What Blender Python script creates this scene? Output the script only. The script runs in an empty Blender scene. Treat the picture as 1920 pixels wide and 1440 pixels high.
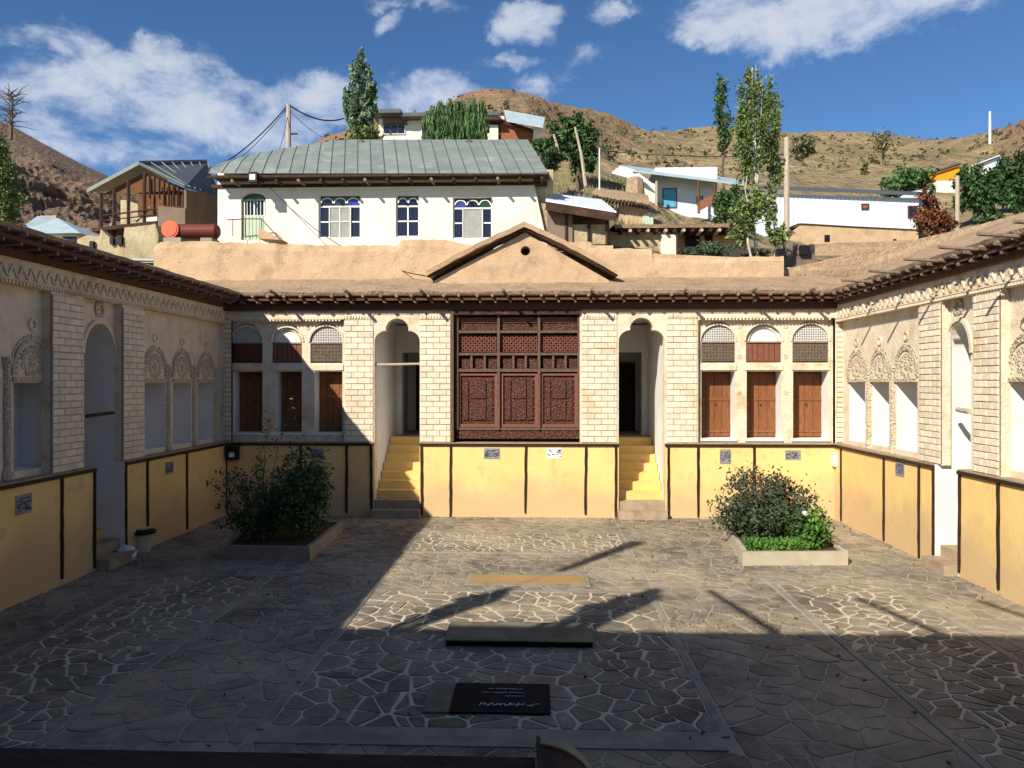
import bpy, math, random
from math import radians, sin, cos, pi, sqrt, atan2
from mathutils import Vector, Matrix, noise, geometry
random.seed(7)
S = bpy.context.scene
COL = S.collection
# ------------------------------------------------------------------ camera, sky, sun, exposure
F, CX, CY, H, TH = 1400.0, 960.0, 718.0, 3.4, radians(2.05)
cam = bpy.data.objects.new('camera', bpy.data.cameras.new('camera')); COL.objects.link(cam)
cam.location = (0, 0, H); cam.rotation_euler = (radians(90), 0, TH)
cam.data.sensor_width = 36; cam.data.lens = 36 * F / 1920; cam.data.clip_start = .05; cam.data.clip_end = 4000
cam.data.shift_y = -(720 - CY) / 1920
S.camera = cam
SUN = Vector((.69, 1.0, -.82)).normalized()          # direction the light travels
ELEV = math.asin(-SUN.z); AZ = atan2(-SUN.x, -SUN.y)   # compass bearing of the sun from +Y
sun = bpy.data.objects.new('sun', bpy.data.lights.new('sun', 'SUN')); COL.objects.link(sun)
sun.data.energy = 4.9; sun.data.angle = radians(.55); sun.data.color = (1, .90, .76)
sun.rotation_euler = SUN.to_track_quat('-Z', 'Y').to_euler()
S.view_settings.view_transform = 'Standard'; S.view_settings.look = 'None'
S.view_settings.exposure = 0.46; S.view_settings.gamma = 1
S.cycles.max_bounces = 6; S.cycles.diffuse_bounces = 4; S.cycles.use_denoising = True
W = bpy.data.worlds.new('World'); S.world = W; W.use_nodes = True

def ray(px, py):
    a, b = (px - CX) / F, (CY - py) / F
    return Vector((a * cos(TH) - sin(TH), a * sin(TH) + cos(TH), b))
def atY(px, py, Y):
    d = ray(px, py); return Vector((0, 0, H)) + d * (Y / d.y)
def atX(px, py, X):
    d = ray(px, py); return Vector((0, 0, H)) + d * (X / d.x)
def gnd(px, py, z=0):
    d = ray(px, py); return Vector((0, 0, H)) + d * ((z - H) / d.z)
def atD(px, py, D):                                  # D = distance along the view axis
    d = ray(px, py); return Vector((0, 0, H)) + d * D

def world_nodes():
    nt = W.node_tree; N, L = nt.nodes, nt.links
    N.clear()
    out = N.new('ShaderNodeOutputWorld'); bg = N.new('ShaderNodeBackground')
    sky = N.new('ShaderNodeTexSky'); sky.sky_type = 'NISHITA'; sky.sun_disc = False
    sky.sun_elevation = ELEV; sky.sun_rotation = AZ; sky.altitude = 2600; sky.air_density = 1.0; sky.dust_density = .3; sky.ozone_density = 3.0
    hs = N.new('ShaderNodeHueSaturation'); hs.inputs['Saturation'].default_value = 1.16; hs.inputs['Value'].default_value = .95
    L.new(sky.outputs[0], hs.inputs['Color'])
    tc = N.new('ShaderNodeTexCoord')
    def vm(op, a, b=None):
        n = N.new('ShaderNodeVectorMath'); n.operation = op; L.new(a, n.inputs[0])
        if b is not None: n.inputs[1].default_value = b
        return n
    def m(op, a, b=None, c=None, clamp=False):
        n = N.new('ShaderNodeMath'); n.operation = op; n.use_clamp = clamp
        for i, v in enumerate((a, b, c)):
            if v is None: continue
            if isinstance(v, (int, float)): n.inputs[i].default_value = v
            else: L.new(v, n.inputs[i])
        return n.outputs[0]
    dirv = vm('NORMALIZE', tc.outputs['Generated']).outputs['Vector']
    wn = N.new('ShaderNodeTexNoise'); wn.inputs['Scale'].default_value = 5.5; wn.inputs['Detail'].default_value = 7; wn.inputs['Roughness'].default_value = .62; L.new(dirv, wn.inputs['Vector'])
    wo = vm('SUBTRACT', wn.outputs['Color'], (.5, .5, .5)).outputs['Vector']; ws = N.new('ShaderNodeVectorMath'); ws.operation = 'MULTIPLY'; ws.inputs[1].default_value = (.20, .20, .13); L.new(wo, ws.inputs[0])
    wa = N.new('ShaderNodeVectorMath'); wa.operation = 'ADD'; L.new(dirv, wa.inputs[0]); L.new(ws.outputs[0], wa.inputs[1]); dirw = wa.outputs[0]
    # each cloud: direction, half width, half height (radians), weight
    blobs = []
    for px, py, a, b, w in [(250, 205, 250, 95, 1.0), (430, 225, 220, 85, 1.0), (330, 140, 120, 45, .8), (150, 260, 160, 60, .7), (470, 160, 170, 62, .8), (60, 85, 120, 50, .72), (740, 5, 120, 30, .7), (715, 42, 40, 20, .55),
                            (975, 45, 95, 50, .95), (1148, 30, 62, 40, .8), (1500, 45, 300, 75, 1.2), (1340, 88, 130, 45, 1.0), (1690, 15, 160, 42, .85), (945, 118, 75, 24, .6), (1080, 130, 90, 30, .42),
                            (790, 175, 170, 55, .9), (610, 190, 150, 60, .9), (1000, 165, 70, 26, .5), (180, 290, 230, 60, .62), (1900, -150, 300, 90, .9), (300, -250, 400, 120, .8)]:
        d = ray(px, py); k = 1 / d.length
        blobs.append((d.normalized(), a / F * k, b / F * k, w))
    for az, el, a, b in [(75, 18, .35, .12), (115, 30, .3, .1), (160, 14, .4, .1), (-150, 30, .3, .12), (-100, 16, .35, .1), (-70, 34, .25, .1), (40, 45, .3, .14), (-20, 60, .3, .2)]:
        v = Vector((sin(radians(az)) * cos(radians(el)), cos(radians(az)) * cos(radians(el)), sin(radians(el))))
        blobs.append((v, a, b, .85))
    acc = None
    for c, a, b, w in blobs:
        r = c.cross(Vector((0, 0, 1))).normalized(); u = r.cross(c).normalized()
        x = vm('DOT_PRODUCT', dirw, r / a).outputs['Value']; y = vm('DOT_PRODUCT', dirw, u / b).outputs['Value']
        q = m('ADD', m('MULTIPLY', x, x), m('MULTIPLY', y, y))
        f = vm('DOT_PRODUCT', dirv, c).outputs['Value']
        q = m('MULTIPLY', m('SUBTRACT', 1, q, clamp=True), m('MULTIPLY', m('GREATER_THAN', f, 0), w))
        acc = q if acc is None else m('MAXIMUM', acc, q)
    mp = N.new('ShaderNodeMapping'); mp.inputs['Scale'].default_value = (1, 1, 1.9); L.new(dirv, mp.inputs['Vector'])
    n1 = N.new('ShaderNodeTexNoise'); n1.inputs['Scale'].default_value = 12; n1.inputs['Detail'].default_value = 9; n1.inputs['Roughness'].default_value = .64
    n1.inputs['Distortion'].default_value = .25; L.new(mp.outputs[0], n1.inputs['Vector'])
    dens = m('MULTIPLY', m('ADD', m('MULTIPLY', acc, .80), m('MULTIPLY', m('SUBTRACT', n1.outputs['Fac'], .5), 2.6)), m('MULTIPLY', acc, 2.2, clamp=True))
    mr = N.new('ShaderNodeMapRange'); mr.interpolation_type = 'SMOOTHSTEP'; mr.inputs['From Min'].default_value = .0; mr.inputs['From Max'].default_value = 1.15
    mr.inputs['To Max'].default_value = .88
    L.new(dens, mr.inputs['Value'])
    # brightness of the cloud itself: thick middles a touch greyer
    mr2 = N.new('ShaderNodeMapRange'); mr2.inputs['From Min'].default_value = .2; mr2.inputs['From Max'].default_value = 1.0
    mr2.inputs['To Min'].default_value = 1.0; mr2.inputs['To Max'].default_value = .78
    L.new(dens, mr2.inputs['Value'])
    cc = N.new('ShaderNodeVectorMath'); cc.operation = 'SCALE'; cc.inputs[0].default_value = (6.6, 7.0, 7.8); L.new(mr2.outputs[0], cc.inputs['Scale'])
    mx = N.new('ShaderNodeMix'); mx.data_type = 'RGBA'; L.new(mr.outputs[0], mx.inputs['Factor']); L.new(hs.outputs[0], mx.inputs['A']); L.new(cc.outputs[0], mx.inputs['B'])
    L.new(mx.outputs['Result'], bg.inputs['Color']); bg.inputs['Strength'].default_value = .10
    L.new(bg.outputs[0], out.inputs['Surface'])
world_nodes()

# ------------------------------------------------------------------ materials
MT = {}
def mat(name, c1, c2=None, scale=3.0, rough=.85, bump=.3, bscale=30, bdist=.01, detail=6, metallic=0, spec=.25, stretch=None, c3=None, s3=.6, t3=(.55, .7),
        attr=None, objrand=0, vor=None, coords='pos', contrast=(.35, .65)):
    m = bpy.data.materials.new(name); m.use_nodes = True; MT[name] = m
    nt = m.node_tree; N, L = nt.nodes, nt.links
    b = N['Principled BSDF']; b.inputs['Roughness'].default_value = rough; b.inputs['Metallic'].default_value = metallic
    b.inputs['Specular IOR Level'].default_value = spec
    if coords == 'pos': src = N.new('ShaderNodeNewGeometry').outputs['Position']
    else: src = N.new('ShaderNodeTexCoord').outputs['Object']
    if stretch:
        mp = N.new('ShaderNodeMapping'); mp.inputs['Scale'].default_value = stretch; L.new(src, mp.inputs['Vector']); srcs = mp.outputs[0]
    else: srcs = src
    def nz(sc, det=detail, r=.6, v=srcs):
        n = N.new('ShaderNodeTexNoise'); n.inputs['Scale'].default_value = sc; n.inputs['Detail'].default_value = det; n.inputs['Roughness'].default_value = r
        L.new(v, n.inputs['Vector']); return n.outputs['Fac']
    def mr(v, a, bb, c=0, d=1):
        n = N.new('ShaderNodeMapRange'); n.inputs['From Min'].default_value = a; n.inputs['From Max'].default_value = bb
        n.inputs['To Min'].default_value = c; n.inputs['To Max'].default_value = d; L.new(v, n.inputs['Value']); return n.outputs['Result']
    def mix(f, a, bb, mode='MIX'):
        n = N.new('ShaderNodeMix'); n.data_type = 'RGBA'; n.blend_type = mode
        for k, v in (('Factor', f), ('A', a), ('B', bb)):
            if isinstance(v, tuple): n.inputs[k].default_value = (*v, 1)
            elif isinstance(v, (int, float)): n.inputs[k].default_value = v
            else: L.new(v, n.inputs[k])
        return n.outputs['Result']
    c2 = c2 or tuple(x * .75 for x in c1)
    col = mix(mr(nz(scale), *contrast), c1, c2)
    if c3: col = mix(mr(nz(s3, 5, .65, src), *t3), col, c3)
    if attr:
        a = N.new('ShaderNodeAttribute'); a.attribute_name = attr; col = mix(1.0, col, a.outputs['Color'], 'MULTIPLY')
    if objrand:
        oi = N.new('ShaderNodeObjectInfo'); v = mr(oi.outputs['Random'], 0, 1, 1 - objrand, 1 + objrand * .5)
        n = N.new('ShaderNodeVectorMath'); n.operation = 'SCALE'; L.new(col, n.inputs[0]); L.new(v, n.inputs['Scale']); col = n.outputs[0]
    h = nz(bscale, 5, .6)
    if vor:
        vn = N.new('ShaderNodeTexVoronoi'); vn.inputs['Scale'].default_value = vor[0]; L.new(srcs, vn.inputs['Vector'])
        vv = mr(vn.outputs['Distance'], .1, .6)
        col = mix(vv, col, tuple(x * vor[1] for x in c1) if not isinstance(vor[1], tuple) else vor[1]) if vor[1] is not None else col
        h2 = N.new('ShaderNodeMath'); h2.operation = 'SUBTRACT'; L.new(h, h2.inputs[0]); L.new(vv, h2.inputs[1]); h = h2.outputs[0]
    L.new(col, b.inputs['Base Color'])
    if bump:
        bn = N.new('ShaderNodeBump'); bn.inputs['Strength'].default_value = bump; bn.inputs['Distance'].default_value = bdist
        L.new(h, bn.inputs['Height']); L.new(bn.outputs[0], b.inputs['Normal'])
    m['_col'] = 1
    return m
mat('plaster', (.80, .79, .77), (.70, .68, .65), 1.2, bump=.15, c3=(.6, .52, .42), s3=1.3, t3=(.6, .85))
mat('stucco', (.79, .70, .545), (.69, .58, .42), 3.4, bump=.8, bscale=24, bdist=.03, c3=(.54, .39, .22), s3=1.7, t3=(.54, .74), detail=9)
mat('carved_stucco', (.84, .74, .56), (.64, .52, .36), 9, bump=1.0, bscale=30, bdist=.03, vor=(17, .62))
mat('brick', (.82, .735, .58), (.74, .64, .475), 6, bump=.7, bscale=30, bdist=.015, objrand=.14, c3=(.66, .43, .20), s3=1.1, t3=(.55, .8))
mat('mortar', (.50, .41, .30), (.34, .26, .18), 9, bump=.4)
mat('trim', (.022, .012, .009), (.04, .022, .015), 4, rough=.55, bump=.3)
mat('ledge', (.42, .33, .23), (.30, .23, .16), 4, c3=(.25, .17, .1), s3=1)
mat('wood_carved', (.32, .14, .085), (.18, .075, .048), 14, rough=.6, bump=1, bscale=60, bdist=.015, vor=(26, (.05, .018, .014)), c3=(.3, .1, .05), s3=2.5, t3=(.55, .75))
mat('wood_red', (.26, .10, .065), (.16, .06, .04), 9, rough=.6, bump=.5, stretch=(6, 6, 1))
mat('wood_door', (.30, .12, .045), (.16, .065, .027), 5, rough=.55, bump=.5, stretch=(9, 9, .8), objrand=.2)
mat('wood_dark', (.07, .035, .024), (.035, .018, .014), 6, rough=.8, bump=.6, c3=(.14, .06, .035), s3=2)
mat('wood_grey', (.30, .23, .17), (.18, .13, .1), 6, rough=.85, bump=.6, stretch=(3, 3, 3))
mat('mud', (.58, .42, .265), (.49, .345, .21), 2.6, rough=.95, bump=1.0, bscale=22, bdist=.03, c3=(.36, .245, .145), s3=1.3, t3=(.53, .72), detail=10)
mat('mud_roof', (.47, .34, .215), (.33, .235, .15), 7, rough=.95, bump=1.0, bscale=14, bdist=.06, c3=(.28, .19, .125), s3=1.2, t3=(.5, .7))
mat('twig', (.13, .095, .065), (.07, .048, .032), 16, rough=.95, bump=1.0, bscale=60, bdist=.03)
mat('stone', (.25, .22, .175), (.12, .11, .095), 4.5, rough=.8, bump=.8, bscale=20, bdist=.016, attr='tint', detail=9)
mat('mortar_bright', (.68, .60, .46), (.54, .47, .35), 6, bump=.5)
mat('mortar_dull', (.42, .37, .28), (.28, .25, .195), 5, bump=.5, c3=(.46, .40, .30), s3=.8)
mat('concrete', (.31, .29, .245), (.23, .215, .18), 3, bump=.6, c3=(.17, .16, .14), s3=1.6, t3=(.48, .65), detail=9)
mat('dark_slab', (.25, .22, .15), (.17, .15, .11), 3, bump=.4, c3=(.12, .11, .08), s3=1.3, t3=(.45, .65))
mat('ochre_slab', (.40, .26, .11), (.33, .215, .095), 1.5, bump=.15)
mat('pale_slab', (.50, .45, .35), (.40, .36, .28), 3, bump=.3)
mat('black_slab', (.007, .008, .012), (.012, .013, .018), 4, rough=.7, bump=.05, spec=.06)
mat('soil', (.09, .06, .04), bump=.8)
mat('white_wall', (.82, .77, .68), (.74, .67, .55), 1.4, bump=.5, bscale=8, bdist=.03, c3=(.66, .56, .42), s3=.7, t3=(.6, .8), detail=9)
mat('blue_white', (.66, .72, .78), (.58, .62, .66), 1.0, bump=.2, c3=(.62, .52, .40), s3=.8, t3=(.6, .75))
mat('metal_green', (.235, .27, .245), (.185, .215, .195), 1.4, rough=.55, bump=.15, objrand=.1, c3=(.30, .34, .30), s3=1.2)
mat('metal_grey', (.10, .11, .12), (.07, .08, .09), 2, rough=.5, bump=.2)
mat('metal_white', (.72, .77, .83), (.64, .69, .75), 1.5, rough=.5, bump=.2, stretch=(5, 5, 1))
mat('metal_blue', (.40, .50, .55), (.32, .42, .46), 1.5, rough=.5, bump=.2)
mat('orange_wood', (.17, .07, .025), (.09, .04, .018), 3, bump=.3, stretch=(4, 4, 1))
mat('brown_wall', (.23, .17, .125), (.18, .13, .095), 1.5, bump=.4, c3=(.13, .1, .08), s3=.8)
mat('pale_ruin', (.52, .44, .28), (.36, .29, .17), 1.4, bump=.9, bscale=8, bdist=.06, c3=(.2, .14, .08), s3=.8)
mat('brick_red', (.30, .12, .065), (.22, .085, .05), 6, bump=.6)
mat('barrel_orange', (.62, .11, .02), (.52, .085, .02), 2, rough=.45, bump=.05, spec=.5)
mat('paint_orange', (.85, .33, .02), (.75, .28, .02), 2, bump=.1)
mat('rust', (.16, .03, .02), (.11, .025, .018), 2, rough=.6, bump=.2)
mat('glass_dark', (.012, .014, .03), (.02, .02, .035), 1, rough=.12, bump=0, spec=.6)
mat('glass_green', (.03, .07, .035), (.02, .05, .03), 1, rough=.15, bump=0, spec=.6)
mat('glass_blue', (.05, .06, .30), (.04, .05, .22), 1, rough=.15, bump=0, spec=.6)
mat('curtain', (.36, .37, .34), (.28, .29, .27), 5, bump=.1)
mat('white_paint', (.80, .81, .78), (.70, .71, .69), 3, rough=.5, bump=.05)
mat('green_paint', (.48, .60, .45), (.42, .53, .40), 3, rough=.6, bump=.1)
mat('teal', (.10, .40, .62), (.08, .32, .50), 3, rough=.5, bump=.05)
mat('wood_eave', (.15, .07, .045), (.08, .038, .026), 7, rough=.8, bump=.6, stretch=(2, 2, 6))
mat('wood_mid', (.17, .11, .08), (.09, .055, .04), 6, rough=.8, bump=.6, stretch=(4, 4, 4))
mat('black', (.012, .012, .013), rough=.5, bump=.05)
mat('cable', (.02, .02, .02), rough=.6, bump=0)
mat('pale_pole', (.50, .43, .33), (.38, .32, .25), 4, bump=.3, stretch=(4, 4, 1))
mat('bark', (.16, .12, .085), (.09, .07, .05), 6, bump=.8)
mat('birch', (.62, .60, .54), (.42, .40, .35), 5, bump=.3)
mat('grey_plastic', (.30, .31, .31), rough=.5, bump=.05)
mat('white_plastic', (.8, .8, .8), (.74, .74, .74), rough=.4, bump=.03)
mat('cream_plastic', (.62, .62, .45), rough=.4, bump=.03)
mat('cloth_dark', (.05, .05, .07), rough=.9, bump=.1)
mat('skin', (.5, .3, .2), rough=.6, bump=0)
def leafmat(name, c, c2):
    m = mat(name, c, c2, .9, rough=.6, bump=0, attr='tint', detail=2, spec=.3)
    b = m.node_tree.nodes['Principled BSDF']
    b.inputs['Transmission Weight'].default_value = 0
    return m
leafmat('leaf_dark', (.06, .125, .035), (.033, .075, .024)); leafmat('leaf_bright', (.10, .22, .035), (.06, .15, .025))
leafmat('leaf_poplar', (.19, .27, .17), (.11, .18, .10)); leafmat('leaf_birch', (.17, .235, .065), (.105, .155, .045))
leafmat('leaf_rust', (.20, .07, .025), (.12, .05, .02)); leafmat('leaf_willow', (.09, .17, .05), (.06, .12, .04))
leafmat('leaf_shrub', (.075, .11, .055), (.045, .07, .035)); leafmat('leaf_red', (.15, .06, .035), (.10, .05, .03)); leafmat('leaf_sage', (.16, .15, .075), (.10, .10, .05))
leafmat('leaf_dry', (.22, .13, .05), (.12, .07, .03))
def yellow_mat():                                    # yellow paint, worn to brown where damp climbs from the ground
    m = mat('yellow', (.86, .62, .255), (.80, .56, .215), 1.3, rough=.85, bump=.35, bscale=7, bdist=.02, c3=(.68, .48, .22), s3=2.2, t3=(.58, .68), detail=10)
    nt = m.node_tree; N, L = nt.nodes, nt.links; b = N['Principled BSDF']
    base = b.inputs['Base Color'].links[0].from_socket
    g = N.new('ShaderNodeNewGeometry'); sx = N.new('ShaderNodeSeparateXYZ'); L.new(g.outputs['Position'], sx.inputs[0])
    n = N.new('ShaderNodeTexNoise'); n.inputs['Scale'].default_value = .9; n.inputs['Detail'].default_value = 7; n.inputs['Roughness'].default_value = .62; L.new(g.outputs['Position'], n.inputs['Vector'])
    a = N.new('ShaderNodeMath'); a.operation = 'MULTIPLY_ADD'; L.new(n.outputs['Fac'], a.inputs[0]); a.inputs[1].default_value = -2.0; L.new(sx.outputs['Z'], a.inputs[2])
    r = N.new('ShaderNodeMapRange'); L.new(a.outputs[0], r.inputs['Value']); r.inputs['From Min'].default_value = -.58; r.inputs['From Max'].default_value = .22
    r.inputs['To Min'].default_value = .9; r.inputs['To Max'].default_value = 0
    mx = N.new('ShaderNodeMix'); mx.data_type = 'RGBA'; L.new(r.outputs[0], mx.inputs['Factor']); L.new(base, mx.inputs['A']); mx.inputs['B'].default_value = (.57, .41, .225, 1)
    L.new(mx.outputs['Result'], b.inputs['Base Color'])
yellow_mat()
def hill_mat(name, a, b_, c, sc):
    m = mat(name, a, b_, sc, rough=1, bump=.9, bscale=.5, bdist=2.4, c3=c, s3=sc * .5, t3=(.45, .62), detail=10)
    nt = m.node_tree; N, L = nt.nodes, nt.links; b = N['Principled BSDF']; base = b.inputs['Base Color'].links[0].from_socket
    g = N.new('ShaderNodeNewGeometry')
    v = N.new('ShaderNodeTexNoise'); v.inputs['Scale'].default_value = .55; v.inputs['Detail'].default_value = 6; v.inputs['Roughness'].default_value = .7; L.new(g.outputs['Position'], v.inputs['Vector'])
    r = N.new('ShaderNodeMapRange'); L.new(v.outputs['Fac'], r.inputs['Value']); r.inputs['From Min'].default_value = .53; r.inputs['From Max'].default_value = .62; r.inputs['To Max'].default_value = .75
    mx = N.new('ShaderNodeMix'); mx.data_type = 'RGBA'; L.new(r.outputs[0], mx.inputs['Factor']); L.new(base, mx.inputs['A']); mx.inputs['B'].default_value = (.115, .10, .05, 1)
    L.new(mx.outputs['Result'], b.inputs['Base Color'])
def dusty(n, amt, c=(.50, .42, .29, 1)):              # wind-blown dust lying in patches over the paving
    m = MT[n]; nt = m.node_tree; N, L = nt.nodes, nt.links; b = N['Principled BSDF']; base = b.inputs['Base Color'].links[0].from_socket
    g = N.new('ShaderNodeNewGeometry'); v = N.new('ShaderNodeTexNoise'); v.inputs['Scale'].default_value = .42; v.inputs['Detail'].default_value = 9; v.inputs['Roughness'].default_value = .68; L.new(g.outputs['Position'], v.inputs['Vector'])
    r = N.new('ShaderNodeMapRange'); L.new(v.outputs['Fac'], r.inputs['Value']); r.inputs['From Min'].default_value = .42; r.inputs['From Max'].default_value = .70; r.inputs['To Max'].default_value = amt
    mx = N.new('ShaderNodeMix'); mx.data_type = 'RGBA'; L.new(r.outputs[0], mx.inputs['Factor']); L.new(base, mx.inputs['A']); mx.inputs['B'].default_value = c
    L.new(mx.outputs['Result'], b.inputs['Base Color'])
dusty('stone', .72); dusty('mortar_dull', .6); dusty('mortar_bright', .5); dusty('concrete', .4)
hill_mat('hill', (.38, .285, .155), (.29, .215, .12), (.22, .175, .095), .10)
hill_mat('hill_red', (.33, .205, .12), (.23, .15, .085), (.24, .18, .10), .16)
hill_mat('mountain', (.22, .14, .10), (.125, .09, .07), (.15, .115, .085), .03)

# ------------------------------------------------------------------ mesh helpers
class MB:
    def __init__(s): s.v = []; s.f = []; s.t = []      # t = per-face tint
    def add(s, pts, faces, tint=None):
        o = len(s.v); s.v += [tuple(p) for p in pts]
        for f in faces:
            s.f.append(tuple(i + o for i in f)); s.t.append(tint)
        return s
    def box(s, x0, x1, y0, y1, z0, z1, tint=None):
        p = [(x, y, z) for z in (z0, z1) for y in (y0, y1) for x in (x0, x1)]
        return s.add(p, [(0, 2, 3, 1), (4, 5, 7, 6), (0, 1, 5, 4), (2, 6, 7, 3), (0, 4, 6, 2), (1, 3, 7, 5)], tint)
    def hexa(s, b, t, tint=None):                     # bottom quad, top quad
        n = len(b); fs = [tuple(range(n))[::-1], tuple(range(n, 2 * n))] + [(i, (i + 1) % n, n + (i + 1) % n, n + i) for i in range(n)]
        return s.add(list(b) + list(t), fs, tint)
    def prism(s, poly, off, tint=None):
        off = Vector(off); poly = [Vector(p) for p in poly]
        return s.hexa(poly, [p + off for p in poly], tint)
    def tube(s, pts, r0, r1=None, n=6, tint=None):
        pts = [Vector(p) for p in pts]; r1 = r0 if r1 is None else r1; m = len(pts); vs = []
        for i, p in enumerate(pts):
            d = (pts[min(i + 1, m - 1)] - pts[max(i - 1, 0)]).normalized()
            a = d.cross(Vector((0, 0, 1)) if abs(d.z) < .9 else Vector((1, 0, 0))).normalized(); b = d.cross(a)
            r = r0 + (r1 - r0) * i / max(m - 1, 1)
            vs += [p + (a * cos(2 * pi * k / n) + b * sin(2 * pi * k / n)) * r for k in range(n)]
        fs = [(i * n + k, i * n + (k + 1) % n, (i + 1) * n + (k + 1) % n, (i + 1) * n + k) for i in range(m - 1) for k in range(n)]
        fs += [tuple(range(n))[::-1], tuple(range((m - 1) * n, m * n))]
        return s.add(vs, fs, tint)
    def lathe(s, c, prof, n=16, axis='z', tint=None):  # prof = [(r, h)]
        c = Vector(c); vs = []
        for r, h in prof:
            for k in range(n):
                a = 2 * pi * k / n
                vs.append(c + (Vector((r * cos(a), r * sin(a), h)) if axis == 'z' else Vector((h, r * cos(a), r * sin(a))) if axis == 'x' else Vector((r * cos(a), h, r * sin(a)))))
        m = len(prof)
        fs = [(i * n + k, i * n + (k + 1) % n, (i + 1) * n + (k + 1) % n, (i + 1) * n + k) for i in range(m - 1) for k in range(n)]
        fs += [tuple(range(n))[::-1], tuple(range((m - 1) * n, m * n))]
        return s.add(vs, fs, tint)
    def build(s, name, m, parent=None, smooth=False, normals=True):
        me = bpy.data.meshes.new(name); me.from_pydata(s.v, [], s.f); me.materials.append(MT[m] if isinstance(m, str) else m)
        if any(t is not None for t in s.t):
            at = me.color_attributes.new('tint', 'FLOAT_COLOR', 'CORNER'); buf = []
            for f, t in zip(s.f, s.t):
                c = (1, 1, 1, 1) if t is None else ((t, t, t, 1) if isinstance(t, float) else (*t, 1))
                buf += list(c) * len(f)
            at.data.foreach_set('color', buf)
        if smooth: me.polygons.foreach_set('use_smooth', [True] * len(me.polygons))
        me.update()
        o = bpy.data.objects.new(name, me); COL.objects.link(o)
        if parent: o.parent = parent; o.matrix_parent_inverse = Matrix.Translation(parent.matrix_basis.translation).inverted() if parent.type == 'EMPTY' and parent.parent is None else Matrix()
        return o
def fixnormals(o):
    import bmesh
    b = bmesh.new(); b.from_mesh(o.data); bmesh.ops.recalc_face_normals(b, faces=b.faces); b.to_mesh(o.data); b.free(); return o
def tag(o, label=None, cat=None, group=None, kind=None):
    if label: o['label'] = label
    if cat: o['category'] = cat
    if group: o['group'] = group
    if kind: o['kind'] = kind
    return o
def thing(name, label, cat, loc=(0, 0, 0), group=None):
    o = bpy.data.objects.new(name, None); COL.objects.link(o); o.location = loc; o.empty_display_size = .3
    return tag(o, label, cat, group)
def box(name, m, p, *a): return MB().box(*a).build(name, m, p)

class Frame:                                          # wall coordinates: u along the wall, z up, d into the wall
    def __init__(s, kind, base): s.k = kind; s.b = base
    def p(s, u, z, d=0):
        return Vector((u, s.b + d, z)) if s.k == 'y' else Vector((s.b - d, u, z)) if s.k == 'l' else Vector((s.b + d, u, z))
    def hit(s, px, py, d=0):
        if s.k == 'y': q = atY(px, py, s.b + d); return q.x, q.z
        q = atX(px, py, s.b - d if s.k == 'l' else s.b + d); return q.y, q.z
    def u(s, px, d=0): return s.hit(px, CY, d)[0]
    def box(s, mb, u0, u1, z0, z1, d0, d1, tint=None):
        a, b = s.p(u0, z0, d0), s.p(u1, z1, d1)
        mb.box(min(a.x, b.x), max(a.x, b.x), min(a.y, b.y), max(a.y, b.y), min(a.z, b.z), max(a.z, b.z), tint)
    def poly(s, mb, outer, d, holes=()):
        loops = [list(outer)] + [list(h) for h in holes]; P = [Vector(p) for l in loops for p in l]; E = []; o = 0
        for l in loops: E += [(o + i, o + (i + 1) % len(l)) for i in range(len(l))]; o += len(l)
        vs, es, fs, *_ = geometry.delaunay_2d_cdt(P, E, [], 0, 1e-5)
        def pin(p, L):
            c = False
            for i in range(len(L)):
                a, b = L[i - 1], L[i]
                if (a[1] > p[1]) != (b[1] > p[1]) and p[0] < (b[0] - a[0]) * (p[1] - a[1]) / (b[1] - a[1]) + a[0]: c = not c
            return c
        keep = [tuple(f) for f in fs for c in [sum((vs[i] for i in f), Vector((0, 0))) / len(f)] if pin(c, loops[0]) and not any(pin(c, h) for h in loops[1:])]
        mb.add([s.p(v[0], v[1], d) for v in vs], keep)
    def strip(s, mb, loop, d0, d1, closed=True):
        n = len(loop); vs = [s.p(u, z, d0) for u, z in loop] + [s.p(u, z, d1) for u, z in loop]
        mb.add(vs, [(i, (i + 1) % n, n + (i + 1) % n, n + i) for i in range(n if closed else n - 1)])
    def panel(s, mb, outer, holes, d0, d1, rim=True):  # a slab with openings right through it
        s.poly(mb, outer, d0, holes)
        for h in holes: s.strip(mb, h, d0, d1)
        if rim: s.strip(mb, outer, d0, d1)
def rect(u0, u1, z0, z1): return [(u0, z0), (u1, z0), (u1, z1), (u0, z1)]
def arch(u0, u1, z0, zs, zt, n=14):
    c, r = (u0 + u1) / 2, (u1 - u0) / 2
    return [(u0, z0), (u1, z0)] + [(c + r * cos(pi * i / n), zs + (zt - zs) * sin(pi * i / n)) for i in range(n + 1)]
def foil(u0, u1, zs, zt):                              # lobed arch curve from right spring to left spring
    w = u1 - u0; c = (u0 + u1) / 2; r = w * .26; z1 = zt - r * 1.05; pts = []
    for i in range(9):
        a = pi / 2 * i / 8; pts.append((u1 - (w / 2 - r * .95) * (1 - cos(a)), zs + (z1 - zs) * sin(a)))
    for i in range(1, 12):
        a = pi * i / 12; pts.append((c + r * cos(a), z1 + (zt - z1) * max(0, sin(a)) + (0 if sin(a) > 0 else r * sin(a) * .4)))
    return pts + [(2 * c - x, z) for x, z in pts[:9][::-1]]
def ring(fr, mb, c, z, r0, r1, d0, d1, a0=0, a1=pi, n=16, sy=1):  # a raised arch moulding
    for i in range(n):
        A, B = a0 + (a1 - a0) * i / n, a0 + (a1 - a0) * (i + 1) / n
        q = [(c + r * cos(a), z + r * sy * sin(a)) for a, r in ((A, r0), (B, r0), (B, r1), (A, r1))]
        mb.hexa([fr.p(*t, d0) for t in q], [fr.p(*t, d1) for t in q])
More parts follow.
